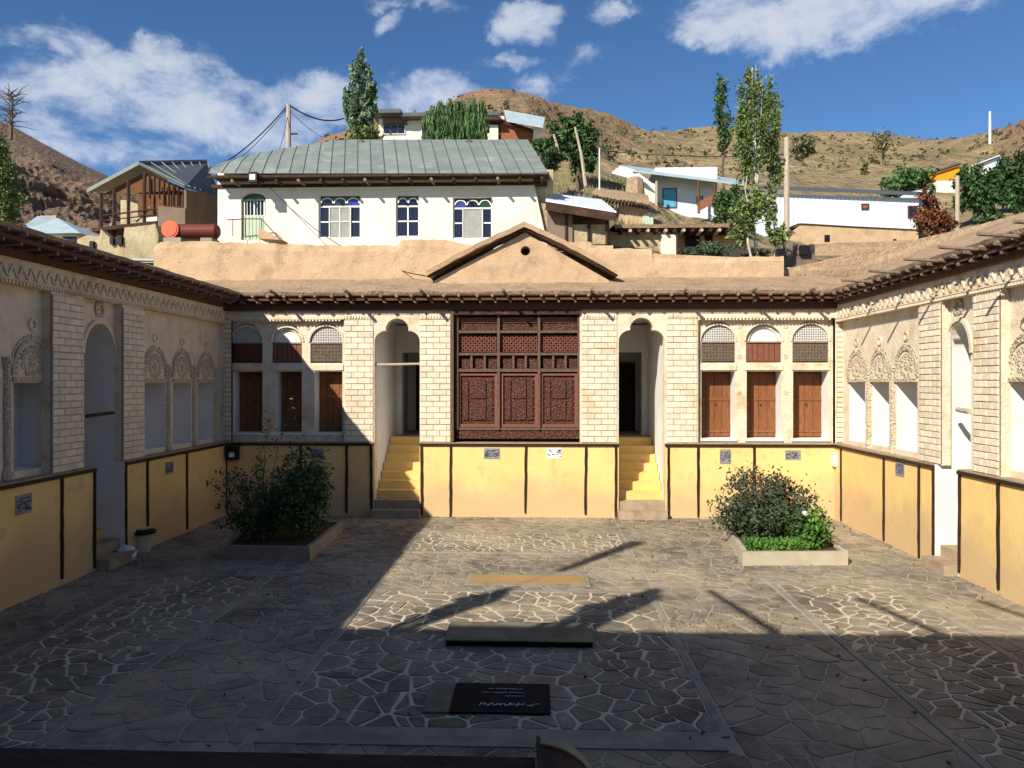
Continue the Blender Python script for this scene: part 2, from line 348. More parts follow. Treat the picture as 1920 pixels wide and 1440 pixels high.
# ------------------------------------------------------------------ the courtyard floor
YB, XL, XR = 18.9, -8.05, 7.4                          # planes of the three facades
ZP, ZT = 1.88, 5.34                                    # top of the yellow plinth, top of the walls
def inside(p, r): return r[0] < p[0] < r[1] and r[2] < p[1] < r[3]
def clip(poly, a, b, c):                               # keep a*x + b*y <= c
    out = []
    for i, p in enumerate(poly):
        q = poly[(i + 1) % len(poly)]; dp, dq = a * p[0] + b * p[1] - c, a * q[0] + b * q[1] - c
        if dp <= 0: out.append(p)
        if dp * dq < 0: t = dp / (dp - dq); out.append((p[0] + (q[0] - p[0]) * t, p[1] + (q[1] - p[1]) * t))
    return out
def centroid(P):
    A = cx = cy = 0
    for i, p in enumerate(P):
        q = P[(i + 1) % len(P)]; k = p[0] * q[1] - q[0] * p[1]; A += k; cx += (p[0] + q[0]) * k; cy += (p[1] + q[1]) * k
    return (cx / (3 * A), cy / (3 * A), A / 2) if abs(A) > 1e-9 else (P[0][0], P[0][1], 0)
def voronoi(r, size):
    x0, x1, y0, y1 = r; nx, ny = max(1, round((x1 - x0) / size)), max(1, round((y1 - y0) / size)); sx, sy = (x1 - x0) / nx, (y1 - y0) / ny
    G = {}
    for i in range(nx):
        for j in range(ny):
            k = random.random(); c = 0 if k < .16 else 1 if k < .74 else 2
            G[(i, j)] = [(min(max(x0 + (i + random.uniform(-.1, 1.1)) * sx, x0 + .02), x1 - .02), min(max(y0 + (j + random.uniform(-.1, 1.1)) * sy, y0 + .02), y1 - .02)) for _ in range(c)]
    cells = []
    for (i, j), ps in G.items():
        near = [q for a in range(-3, 4) for b in range(-3, 4) for q in G.get((i + a, j + b), ())]
        for p in ps:
            P = [(x0, y0), (x1, y0), (x1, y1), (x0, y1)]
            for q in near:
                dx, dy = q[0] - p[0], q[1] - p[1]
                if q is p or dx * dx + dy * dy < 1e-8: continue
                P = clip(P, dx, dy, (q[0] ** 2 + q[1] ** 2 - p[0] ** 2 - p[1] ** 2) / 2)
                if len(P) < 3: break
            if len(P) >= 3: cells.append(P)
    return cells
def inset(P, g):
    out = P
    n = len(P)
    for i in range(n):
        p, q = P[i], P[(i + 1) % n]; dx, dy = q[0] - p[0], q[1] - p[1]; l = sqrt(dx * dx + dy * dy)
        if l < 1e-6: continue
        a, b = dy / l, -dx / l                          # outward normal of a ccw polygon
        out = clip(out, a, b, a * p[0] + b * p[1] - g)
        if len(out) < 3: return []
    return out
def tidy(P, e=.035):
    o = []
    for p in P:
        if not o or (p[0] - o[-1][0]) ** 2 + (p[1] - o[-1][1]) ** 2 > e * e: o.append(p)
    if len(o) > 1 and (o[0][0] - o[-1][0]) ** 2 + (o[0][1] - o[-1][1]) ** 2 < e * e: o.pop()
    return o
BRIGHT = {'middle': (-2.68, 1.75, 7.3, 12.1), 'far': (-2.68, 1.75, 14.95, 16.8), 'left': (-6.55, -4.75, 4.0, 12.9), 'right': (4.0, 5.8, 4.0, 12.7)}
DULL = [(-8.3, -2.80, 13.02, 18.9), (1.87, 7.6, 12.82, 18.9), (-2.80, 1.87, 16.93, 18.9), (-2.8, 1.87, 12.22, 14.83), (-8.3, -6.67, 3.5, 13.02), (-4.63, -2.8, 3.5, 13.02),
        (1.87, 3.88, 3.5, 12.82), (5.92, 7.6, 3.5, 12.82), (-2.8, 1.87, 3.5, 6.95)]
ground = MB().box(-8.4, 7.8, -4, 19.3, -.3, 0.0).build('courtyard_ground', 'mortar_dull'); tag(ground, kind='structure')
for r in BRIGHT.values(): box('mortar_bed', 'mortar_bright', ground, r[0] - .02, r[1] + .02, r[2] - .02, r[3] + .02, -.02, .004)
stones = []
for kind, rs in (('b', list(BRIGHT.values())), ('d', DULL)):
    for r in rs:
        for P in voronoi(r, .275 if kind == 'b' and r[2] < 12 else .21 if kind == 'b' else .26 if r[2] > 12 else .31):
            g = random.uniform(.010, .026) if kind == 'b' else random.uniform(.007, .016)
            P = inset(P, g)
            if not P: continue
            P = tidy(P)
            if len(P) < 3: continue
            cx, cy, A = centroid(P)
            if A < .004: continue
            stones.append((P, cx, cy, A, kind))
def stone_mesh(mb, P, cx, cy, kind):
    h = (.012 if kind == 'b' else .006) + random.uniform(0, .005); tx, ty = random.uniform(-.02, .02), random.uniform(-.02, .02)
    n1 = noise.noise((cx * .5, cy * .5, 3)); v = random.uniform(.68, 1.2) * (1 + .25 * n1)
    warm = random.choice([0, 0, .03, .07, -.03, .02]); t = (v * (1 + warm), v, v * (1 - warm * 1.2))
    if kind == 'd': t = tuple(x * 1.12 for x in t)
    else: t = tuple(x * .95 for x in t)
    # rounded corners: cut each corner, then bevel to a smaller top
    Q = []
    n = len(P)
    for i, p in enumerate(P):
        a, b = P[i - 1], P[(i + 1) % n]
        for q, k in ((a, random.uniform(.05, .16)), (b, random.uniform(.05, .16))): Q.append((p[0] + (q[0] - p[0]) * k + random.uniform(-.009, .009), p[1] + (q[1] - p[1]) * k + random.uniform(-.009, .009)))
    m = len(Q); top = [(cx + (x - cx) * .94, cy + (y - cy) * .94, h + (x - cx) * tx + (y - cy) * ty) for x, y in Q]; mid = [(x, y, h * .55 + (x - cx) * tx + (y - cy) * ty) for x, y in Q]; bot = [(x, y, -.012) for x, y in Q]
    mb.add(top + mid + bot, [tuple(range(m))] + [(m + i, m + (i + 1) % m, (i + 1) % m, i) for i in range(m)] + [(2 * m + i, 2 * m + (i + 1) % m, m + (i + 1) % m, m + i) for i in range(m)], t)
def camspace(x, y, z):
    dx, dy = x, y; zc = -dx * sin(TH) + dy * cos(TH); xc = dx * cos(TH) + dy * sin(TH)
    return CX + F * xc / zc, CY - F * (z - H) / zc, zc
def shown(s):
    px, py, zc = camspace(s[1], s[2], 0)
    return s[3] / zc ** 3 if -20 < px < 1940 and py < 1425 else 0
stones.sort(key=shown, reverse=True)
for s in stones[:298]:
    mb = MB(); stone_mesh(mb, s[0], s[1], s[2], s[4]); mb.build('paving_stone', 'stone', ground)
mb = MB()
for s in stones[298:]: stone_mesh(mb, s[0], s[1], s[2], s[4])
tag(mb.build('paving_stones', 'stone', ground), kind='stuff')
for k, r in BRIGHT.items():                            # smooth concrete borders round the framed panels
    x0, x1, y0, y1 = r; w = .085; h = .018
    box('border_strip', 'concrete', ground, x0 - w, x0, y0 - w, y1 + w, -.02, h)
    box('border_strip', 'concrete', ground, x1, x1 + w, y0 - w, y1 + w, -.02, h)
    box('border_strip', 'concrete', ground, x0, x1, y1, y1 + w, -.02, h)
    box('border_strip', 'concrete', ground, x0, x1, y0 - (.36 if k == 'middle' else w), y0, -.02, h)
# slabs set in the courtyard
def slab(name, label, m, x0, x1, y0, y1, z1):
    c = Vector(((x0 + x1) / 2, (y0 + y1) / 2, 0)); t = thing(name, label, 'stone slab', c); return t
t = slab('stone_slab', 'flat ochre slab with pale rim flush in the paving, farthest of three', '', -1.18, .95, 12.5, 13.2, .03)
box('slab_top', 'ochre_slab', t, -1.18, .80, 12.56, 13.1, -.01, .03); box('rim', 'concrete', t, -1.24, .86, 12.50, 13.16, -.01, .024)
t = slab('stone_slab', 'raised pale stone slab with black front side, middle of the three slabs', '', -1.22, .9, 9.55, 10.35, .1)
box('slab_top', 'dark_slab', t, -1.22, .72, 9.55, 10.3, .085, .10); box('slab_base', 'black', t, -1.19, .69, 9.58, 10.27, -.01, .085)
t = slab('stone_slab', 'polished black slab with white carved lines of script, nearest of the three', '', -1.2, .12, 7.6, 8.3, .03)
box('slab_top', 'black_slab', t, -.92, .12, 7.62, 8.36, -.01, .034); box('pale_block', 'dark_slab', t, -1.2, -.925, 7.62, 8.36, -.01, .032)
mb = MB()
for row, (yy, xa, xb, hh) in enumerate([(8.2, -.55, -.2, .03), (8.10, -.62, -.14, .03), (8.01, -.36, -.14, .03), (7.80, -.62, .0, .075)]):
    x = xa
    while x < xb:
        w = random.uniform(.02, .055); P = [(x + w * k / 3, yy + random.uniform(-.5, .5) * hh, .038) for k in range(4)]
        mb.tube(P, .0035 if row < 3 else .005, n=4); x += w * random.uniform(.8, 1.5)
mb.build('inscription', 'white_paint', t)

# ------------------------------------------------------------------ the three wings of the old house
FB, FL, FR = Frame('y', YB), Frame('l', XL), Frame('r', XR)
north = thing('courtyard_wing', 'carved facade facing the camera with the wooden lattice screen between two arched stairways', 'building wing', (0, YB, 0))
west = thing('courtyard_wing', 'shaded carved facade on the left with white arched doorway', 'building wing', (XL, 12, 0))
east = thing('courtyard_wing', 'sunlit carved facade on the right with deep white niches', 'building wing', (XR, 12, 0))
PXB = lambda px, d=0: FB.u(px, d)
def zB(py, px=1000): return FB.hit(px, py)[1]
bx = {k: PXB(k) for k in ()}
RD = .14                                               # recess of the bays behind the pillars
gl, gr = PXB(432), PXB(645); hl, hr = PXB(1309), PXB(1566)
aL = (PXB(702), PXB(787)); aR = (PXB(1160), PXB(1246)); gate = (PXB(850), PXB(1087))
zg0, zg1 = ZP + .02, zB(597)
# outline of the front sheet runs up and over each stair arch
def arch_path(u0, u1): return [(u0, 0)] + [(2 * ((u0 + u1) / 2) - x, z) for x, z in foil(u0, u1, zB(640), zB(596))] + [(u1, 0)]
def outline(ua, ub, z0, z1, passages):
    P = [(ua, z0)]
    for a in passages: P += [(a[0][0], z0)] + a[1:-1] + [(a[-1][0], z0)]
    return P + [(ub, z0), (ub, z1), (ua, z1)]
passN = [arch_path(*aL), arch_path(*aR)]
mb = MB()
FB.panel(mb, outline(XL - .3, XR + .3, ZP, ZT + .1, passN), [rect(gl, gr, ZP + .01, zg1), rect(gate[0], gate[1], ZP + .01, zB(584)), rect(hl, hr, ZP + .01, zg1)], 0, RD, rim=False)
for a in passN: FB.strip(mb, a, 0, .3, closed=False)
mb.build('front_wall', 'stucco', north)
# bays with windows
bays = [(434, 492, 437, 'lat', .42), (510, 566, 517, 'plain', .42), (582, 642, 590, 'lat', .42), (1315, 1378, 1315, 'lat', .46), (1399, 1465, 1400, 'plain', .46), (1486, 1553, 1487, 'lat', .46)]
def door(parent, fr, u0, u1, z0, z1, d, m='wood_door'):
    mb = MB(); fr.box(mb, u0, u1, z0, z1, d + .03, d + .08); dr = mb.build('door', m, parent)
    n = 4; w = (u1 - u0) / n
    for i in range(n):
        mb = MB(); fr.box(mb, u0 + i * w + .006, u0 + (i + 1) * w - .006, z0 + .02, z1 - .03, d + random.uniform(.004, .012), d + .028); mb.build('plank', m, dr)
    for zz in (z0 + .12, (z0 + z1) / 2 + .1, z1 - .14):
        mb = MB(); fr.box(mb, u0 + .01, u1 - .01, zz, zz + .07, d - .012, d + .004); mb.build('cross_rail', m, dr)
    mb = MB(); c = fr.p((u0 + u1) / 2 + .03, (z0 + z1) / 2, d - .02); mb.lathe(c, [(.018, -.02), (.02, .02)], 8, 'y' if fr.k == 'y' else 'x'); mb.build('handle', 'black', dr)
    return dr
def lattice(fr, parent, pts, d, m, step, r, diag=True, name='lattice'):
    us = [p[0] for p in pts]; zs = [p[1] for p in pts]; u0, u1, z0, z1 = min(us), max(us), min(zs), max(zs)
    mb = MB(); A = centroid(pts)[2]; P0 = pts if A > 0 else pts[::-1]
    def bar(cx, cz, ang):
        L = 3; ux, uz = cos(ang), sin(ang); nx, nz = -uz, ux
        Q = [(cx - ux * L - nx * r, cz - uz * L - nz * r), (cx + ux * L - nx * r, cz + uz * L - nz * r), (cx + ux * L + nx * r, cz + uz * L + nz * r), (cx - ux * L + nx * r, cz - uz * L + nz * r)]
        n = len(P0)
        for i in range(n):
            p, q = P0[i], P0[(i + 1) % n]; dx, dy = q[0] - p[0], q[1] - p[1]; l = sqrt(dx * dx + dy * dy)
            if l < 1e-6: continue
            Q = clip(Q, dy / l, -dx / l, (dy * p[0] - dx * p[1]) / l)
            if len(Q) < 3: return
        if len(Q) >= 3: mb.hexa([fr.p(*q, d) for q in Q], [fr.p(*q, d + .025) for q in Q])
    c, cz = (u0 + u1) / 2, (z0 + z1) / 2; R = int(((u1 - u0) + (z1 - z0)) / step / 1.2) + 2
    for i in range(-R, R + 1):
        if diag:
            bar(c + i * step * 1.414, cz, pi / 4); bar(c + i * step * 1.414, cz, -pi / 4)
        else:
            bar(c + i * step, cz, pi / 2); bar(c, cz + i * step, 0)
    return mb.build(name, m, parent)
def bay_holes(a, b, c):
    u0, u1 = PXB(a, RD), PXB(b, RD); v0 = PXB(c, RD)
    return u0, u1, v0, arch(u0, u1, zB(680), zB(640), zB(602)), rect(v0, u1, zB(822 if a > 1000 else 813), zB(696))
for lo, hi, sel in ((gl, gr, bays[:3]), (hl, hr, bays[3:])):
    mb = MB(); holes = []
    for a, b, c, k, dd in sel:
        *_, h1, h2 = bay_holes(a, b, c); holes += [h1, h2]
    FB.poly(mb, rect(lo, hi, ZP, zg1), RD, holes); FB.strip(mb, rect(lo, hi, ZP + .01, zg1), 0, RD)
    mb.build('bay_wall', 'stucco', north)
for a, b, c, k, dd in bays:
    u0, u1, v0, h1, h2 = bay_holes(a, b, c); z0, z1 = h2[0][1], h2[2][1]
    w = MB(); FB.strip(w, h2, RD, RD + dd); FB.poly(w, rect(v0 - .3, u1 + .3, z0 - .2, z1 + .1), RD + dd + .09); FB.strip(w, h2, RD + dd, RD + dd + .08); w.build('reveal', 'plaster', north)
    door(north, FB, v0 + .01, u1 - .01, z0 + .01, z1 - .01, RD + dd - .02)
    w = MB(); FB.strip(w, h1, RD, RD + .10); FB.poly(w, h1, RD + .11); w.build('upper_niche', 'plaster' if k == 'plain' else 'carved_stucco', north)
    zm = zB(642)
    if k == 'lat':
        lattice(FB, north, arch(u0, u1, zm + .02, zB(640) + .02, zB(602), 12), RD + .035, 'plaster', .062, .014, diag=True, name='arch_lattice')
        lattice(FB, north, rect(u0, u1, zB(680) + .03, zm - .02), RD + .03, 'wood_grey' if a != 434 else 'wood_red', .052, .013, name='wood_lattice')
        w = MB(); FB.box(w, u0, u1, zB(680) + .01, zm, RD + .06, RD + .085); w.build('lattice_back', 'wood_dark', north)
    else:
        w = MB(); FB.box(w, u0 + .01, u1 - .01, zB(680) + .01, zm, RD + .05, RD + .09); pn = w.build('wood_panel', 'wood_red', north)
        for i in range(6):
            w = MB(); FB.box(w, u0 + .02 + i * (u1 - u0 - .04) / 6 + .008, u0 + .02 + (i + 1) * (u1 - u0 - .04) / 6 - .008, zB(680) + .04, zm - .03, RD + .03, RD + .05); w.build('slat', 'wood_red', pn)
        w = MB(); ring(FB, w, (u0 + u1) / 2, zB(640), (u1 - u0) / 2 * .80, (u1 - u0) / 2 * .88, RD + .06, RD + .112, sy=1.0); w.build('inner_arch', 'stucco', north)
    w = MB(); FB.box(w, u0, u1, zm - .015, zm + .02, RD + .0, RD + .1); w.build('transom', 'wood_grey', north)
    w = MB(); ring(FB, w, (u0 + u1) / 2, zB(640), (u1 - u0) / 2 + .015, (u1 - u0) / 2 + .055, RD - .025, RD + .01, sy=.94); w.build('arch_moulding', 'stucco', north)
    w = MB(); FB.box(w, u0 - .03, u1 + .03, zB(694), zB(683), RD - .03, RD + .01); w.build('lintel', 'stucco', north)
    w = MB(); FB.box(w, u0 - .04, u1 + .04, z0 - .06, z0 + .005, RD - .05, RD + .1); w.build('sill', 'plaster', north)
for u0, u1 in ((gl, gr), (hl, hr)):                    # toothed beam at the top of each window group
    w = MB(); FB.box(w, u0 - .02, u1 + .02, zg1 - .01, zg1 + .05, -.035, RD + .05); bm_ = w.build('cornice_beam', 'stucco', north)
    w = MB(); n = int((u1 - u0) / .085)
    for i in range(n): FB.box(w, u0 + i * .085, u0 + i * .085 + .045, zg1 - .055, zg1 - .01, -.03, .03)
    tag(w.build('dentil_row', 'stucco', bm_), kind='stuff')
w = MB()
for (c, z, r) in [(PXB(x), zB(y), .05) for x, y in ((501, 612), (574, 612), (1388, 612), (1476, 612), (1388, 668), (1476, 668), (1388, 735), (1476, 735), (501, 735), (578, 735))]:
    for k in range(8):
        a = k * pi / 4; q = FB.p(c + r * cos(a), z + r * sin(a), RD); w.lathe(q, [(.022, .0), (.022, -.012), (.008, -.02)], 6, 'y')
    w.lathe(FB.p(c, z, RD), [(.022, .0), (.022, -.015), (.006, -.025)], 8, 'y')
tag(w.build('rosettes', 'stucco', north), kind='stuff')
# bricks: courses on the pillars, proud of a dark mortar backing
def brick_pillar(fr, parent, u0, u1, z0, z1, d, ch, bl, mortar=True, gap=.011, proud=.022, store=None, name='brick'):
    w = MB(); fr.box(w, u0, u1, z0, z1, d - .004, d + .02)
    w.build('mortar_joint', 'mortar', parent)
    n = max(1, round((z1 - z0) / ch)); h = (z1 - z0) / n; cache = {}
    for j in range(n):
        x = u0 - (bl / 2 if j % 2 else 0)
        while x < u1 - .01:
            a, b = max(x, u0), min(x + bl, u1)
            if b - a > .04: store.append((fr, parent, a + gap / 2, b - gap / 2, z0 + j * h + gap / 2, z0 + (j + 1) * h - gap / 2, d - proud - random.uniform(0, .006), name))
            x += bl
def lay(store, cap=300):
    def size(s):
        c = s[0].p((s[2] + s[3]) / 2, (s[4] + s[5]) / 2, s[6]); px, py, zc = camspace(*c)
        return (s[3] - s[2]) / zc ** 2 if -30 < px < 1950 and zc > 1 else 0
    store.sort(key=size, reverse=True); meshes = {}
    for i, s in enumerate(store):
        fr, parent, a, b, z0, z1, d, name = s
        if i < cap:
            key = (fr.k, round(b - a, 3), round(z1 - z0, 3))
            L, hh = b - a, z1 - z0; e = .006
            if key not in meshes:
                w = MB()
                fp = lambda u, z, dd: fr.p(u, z, dd) - fr.p(0, 0, 0)
                B = [fp(0, 0, .02), fp(L, 0, .02), fp(L, hh, .02), fp(0, hh, .02)]; T = [fp(0, 0, e), fp(L, 0, e), fp(L, hh, e), fp(0, hh, e)]; Q = [fp(e, e, 0), fp(L - e, e, 0), fp(L - e, hh - e, 0), fp(e, hh - e, 0)]
                w.hexa(B, T); w.hexa(T, Q); o = w.build(name, 'brick', parent); meshes[key] = o.data
            else:
                o = bpy.data.objects.new(name, meshes[key]); COL.objects.link(o); o.parent = parent; o.matrix_parent_inverse = Matrix.Translation(parent.matrix_basis.translation).inverted()
            o.location = fr.p(a, z0, d); o.rotation_euler = (random.uniform(-.006, .006), random.uniform(-.006, .006), random.uniform(-.008, .008)); o.scale = (1, 1, random.uniform(.94, 1.0))
        else:
            if i == cap: rest = MB()
            fr.box(rest, a, b, z0, z1, d, d + .025)
    if len(store) > cap: tag(rest.build('small_bricks', 'brick', store[cap][1]), kind='stuff')
st = []
for a, b in ((647, 700), (788, 846), (1090, 1157), (1250, 1307)):
    u0, u1 = PXB(a), PXB(b); brick_pillar(FB, north, u0, u1, ZP + .02, zB(588), 0, .148, .335, store=st)
    w = MB()
    for i in range(int((u1 - u0) / .075)): FB.box(w, u0 + .03 + i * .075, u0 + .07 + i * .075, zB(596), zB(591), -.045, -.01)
    tag(w.build('dentil_row', 'stucco', north), kind='stuff')
lay(st)
st = []
for u0 in (PXB(421), PXB(1569)):                        # brick ladders at the two inner corners
    for j in range(26): w = MB(); FB.box(w, u0, u0 + .17, ZP + .05 + j * .125, ZP + .05 + j * .125 + .1, -.03, .01); w.build('corner_brick', 'brick', north)
for u0 in (PXB(420.5), PXB(1568.5)): w = MB(); FB.box(w, u0, u0 + .18, ZP + .02, zB(592), -.006, .01); w.build('mortar_joint', 'mortar', north)
# stairways behind the arches
for (u0, u1) in (aL, aR):
    w = MB(); y0 = .3; e = .0
    FB.strip(w, [(u0 - .02, 0), (u0 - .02, 5.15), (u1 + .02, 5.15), (u1 + .02, 0)], y0, 5.0, closed=False)
    FB.poly(w, rect(u0 - .02, u1 + .02, 0, 5.2), 5.0)
    w.build('passage_wall', 'plaster', north)
    w = MB(); FB.box(w, u0 + .25, u1 - .1, ZP, 4.05, 4.93, 4.99); w.build('inner_door', 'wood_dark', north)
    w = MB(); FB.box(w, u0 - .02, u0 + .14, ZP, 5.1, 3.1, 3.4); FB.box(w, u1 - .14, u1 + .02, ZP, 5.1, 3.1, 3.4); FB.box(w, u0 + .14, u1 - .14, 4.3, 5.1, 3.1, 3.4); w.build('inner_jamb', 'plaster', north)
    w = MB(); FB.box(w, u0 - .02, u1 + .02, ZP - .2, ZP, 2.3, 4.98); w.build('landing', 'ledge', north)
    N = 9; rise = ZP / N
    for i in range(N):
        d0 = -.30 + i * .29; z1 = rise * (i + 1) - (.001 if i == N - 1 else 0); m = 'ledge' if i < 2 else 'yellow_step'
        if m == 'yellow_step' and m not in MT: mat('yellow_step', (.80, .56, .18), (.70, .48, .18), 3, bump=.3, c3=(.62, .50, .34), s3=1.5)
        w = MB(); FB.box(w, u0 + (.0 if i else -.03), u1 - (.0 if i else -.03), 0 if i < 1 else z1 - rise, z1, d0, 2.31 if i > 1 else d0 + .6); w.build('step', m, north)
w = MB(); p, q = FB.hit(703, 684), FB.hit(787, 682); w.tube([FB.p(p[0], p[1], .1), FB.p((p[0] + q[0]) / 2, p[1] + .012, .1), FB.p(q[0], q[1], .1)], .035, .03, 8); w.build('wooden_bar', 'pale_pole', north)
# the carved wooden screen
G0, G1 = gate; gz = lambda py: zB(py)
w = MB(); FB.strip(w, rect(G0, G1, ZP + .01, zB(584)), 0, .30); FB.poly(w, rect(G0, G1, ZP, zB(584)), .3); w.build('screen_recess', 'wood_dark', north)
w = MB(); FB.box(w, G0, G1, gz(822), gz(588), .22, .26); screen = w.build('wooden_screen', 'wood_dark', north)
def sb(name, a, b, c, d, d0, d1, m='wood_carved'):     # px box on the screen
    w = MB(); FB.box(w, PXB(a), PXB(b), gz(d), gz(c), d0, d1); return w.build(name, m, screen)
w = MB(); FB.box(w, G0 - .07, G0 + .015, gz(828), gz(584), -.09, .1); w.build('screen_post', 'wood_mid', north)
w = MB(); FB.box(w, G0 + .015, G1 + .02, gz(590), gz(582), -.07, .2); w.build('screen_beam', 'wood_dark', north)
cols = [(858, 932), (938, 1008), (1013, 1083)]
for a in (854, 932, 1008, 1083): sb('stile', a, a + 5, 590, 806, .03, .24, 'wood_mid')
for a, b in ((619, 624), (661, 666), (691, 697)): sb('rail', 859, 1083, a, b, .04, .235, 'wood_mid')
sb('bottom_rail', 857, 1086, 802, 807, .06, .235, 'wood_mid'); sb('carved_base', 855, 1087, 808, 823, .09, .25)
for ci, (a, b) in enumerate(cols):
    sb('carved_panel', a + 1, b - 1, 594, 604, .15, .235, 'wood_red'); sb('carved_panel', a + 1, b - 1, 606, 618, .13, .235, 'wood_carved')
    mid = sb('carved_panel', a + 1, b - 1, 627, 660, .16, .235)
    o = lattice(FB, mid, rect(PXB(a + 1), PXB(b - 1), gz(659), gz(628)), .135, 'wood_red', .085, .012, name='carving')
    k = (b - a) / 3
    for i in range(3):
        sb('small_panel', a + i * k + 4, a + (i + 1) * k - 1, 669, 690, .15, .235)
        if i: sb('stile', a + i * k - 1, a + i * k + 3, 666, 691, .05, .235, 'wood_mid')
    # lower leaf: frame within frame, three upright strips
    for n_, (x0, x1, y0, y1, d) in enumerate([(a, b, 699, 704, .10), (a, b, 796, 801, .10), (a, a + 5, 704, 796, .10), (b - 5, b, 704, 796, .10)]): sb('panel_frame', x0, x1, y0, y1, d, .235, 'wood_red')
    lf = sb('carved_leaf', a + 5, b - 5, 704, 796, .155, .235)
    for x0, x1, y0, y1 in ((a + 9, a + 19, 712, 788), (b - 19, b - 9, 712, 788), (a + 22, b - 22, 712, 747), (a + 22, b - 22, 750, 788)):
        w = MB(); FB.box(w, PXB(x0), PXB(x1), gz(y1), gz(y0), .12, .156); w.build('inset_panel', 'wood_carved', lf)
    w = MB()
    for zc in range(8):
        for xx in (a + 6.5, b - 6.5):
            q = FB.hit(xx, 712 + zc * 10.5); w.lathe(FB.p(q[0], q[1], .155), [(.022, 0), (.018, -.02), (.005, -.028)], 6, 'y')
    tag(w.build('studs', 'wood_red', lf), kind='stuff')
# frieze below the eaves of the back wing
w = MB()
for i in range(150):
    u = XL + .2 + i * .1
    if u > XR - .2 or gate[0] < u < gate[1]: continue
    z = zB(588)
    a = pi / 4 * (1 if i % 2 else -1); q = [(u, z), (u + .09, z + .0), (u + .045, z + .1)]
    w.hexa([FB.p(*t, -.018) for t in q], [FB.p(*t, .01) for t in q])
tag(w.build('frieze', 'stucco', north), kind='stuff')

def plinth(fr, parent, segs, verts, vpar):
    for u0, u1 in segs:
        w = MB(); fr.box(w, u0, u1, -.05, ZP - .03, -.05, .25); w.build('plinth', 'yellow', parent)
        w = MB(); fr.box(w, u0, u1, ZP - .03, ZP + .012, -.07, .3); w.build('ledge', 'ledge', parent)
        w = MB(); fr.box(w, u0, u1, ZP - .075, ZP - .012, -.092, -.045); w.build('trim_strip', 'trim', parent)
    for u in verts:
        lean = random.uniform(-.025, .025); zb = random.uniform(.0, .12); W_ = .03; n = 9; w = MB(); V = []
        for i in range(n + 1):
            t = i / n; z = zb + (ZP - .077 - zb) * t; c = u + lean * t + random.uniform(-.006, .006); hw_ = W_ * random.uniform(.82, 1.12) * (.75 if i == 0 else 1)
            V += [fr.p(c - hw_, z, -.049), fr.p(c + hw_, z, -.049), fr.p(c + hw_, z, -.078), fr.p(c - hw_, z, -.08)]
        w.add(V, [(i * 4 + k, i * 4 + (k + 1) % 4, i * 4 + 4 + (k + 1) % 4, i * 4 + 4 + k) for i in range(n) for k in range(4)] + [(0, 1, 2, 3), (4 * n, 4 * n + 1, 4 * n + 2, 4 * n + 3)]); w.build('trim_strip', 'trim', parent)
plinth(FB, north, [(XL - .2, aL[0] - .005), (aL[1] + .005, aR[0] - .005), (aR[1] + .005, XR + .2)],
       [PXB(x) for x in (566, 651, 697.5, 792, 845, 985, 1097, 1154, 1253, 1308, 1412)], north)

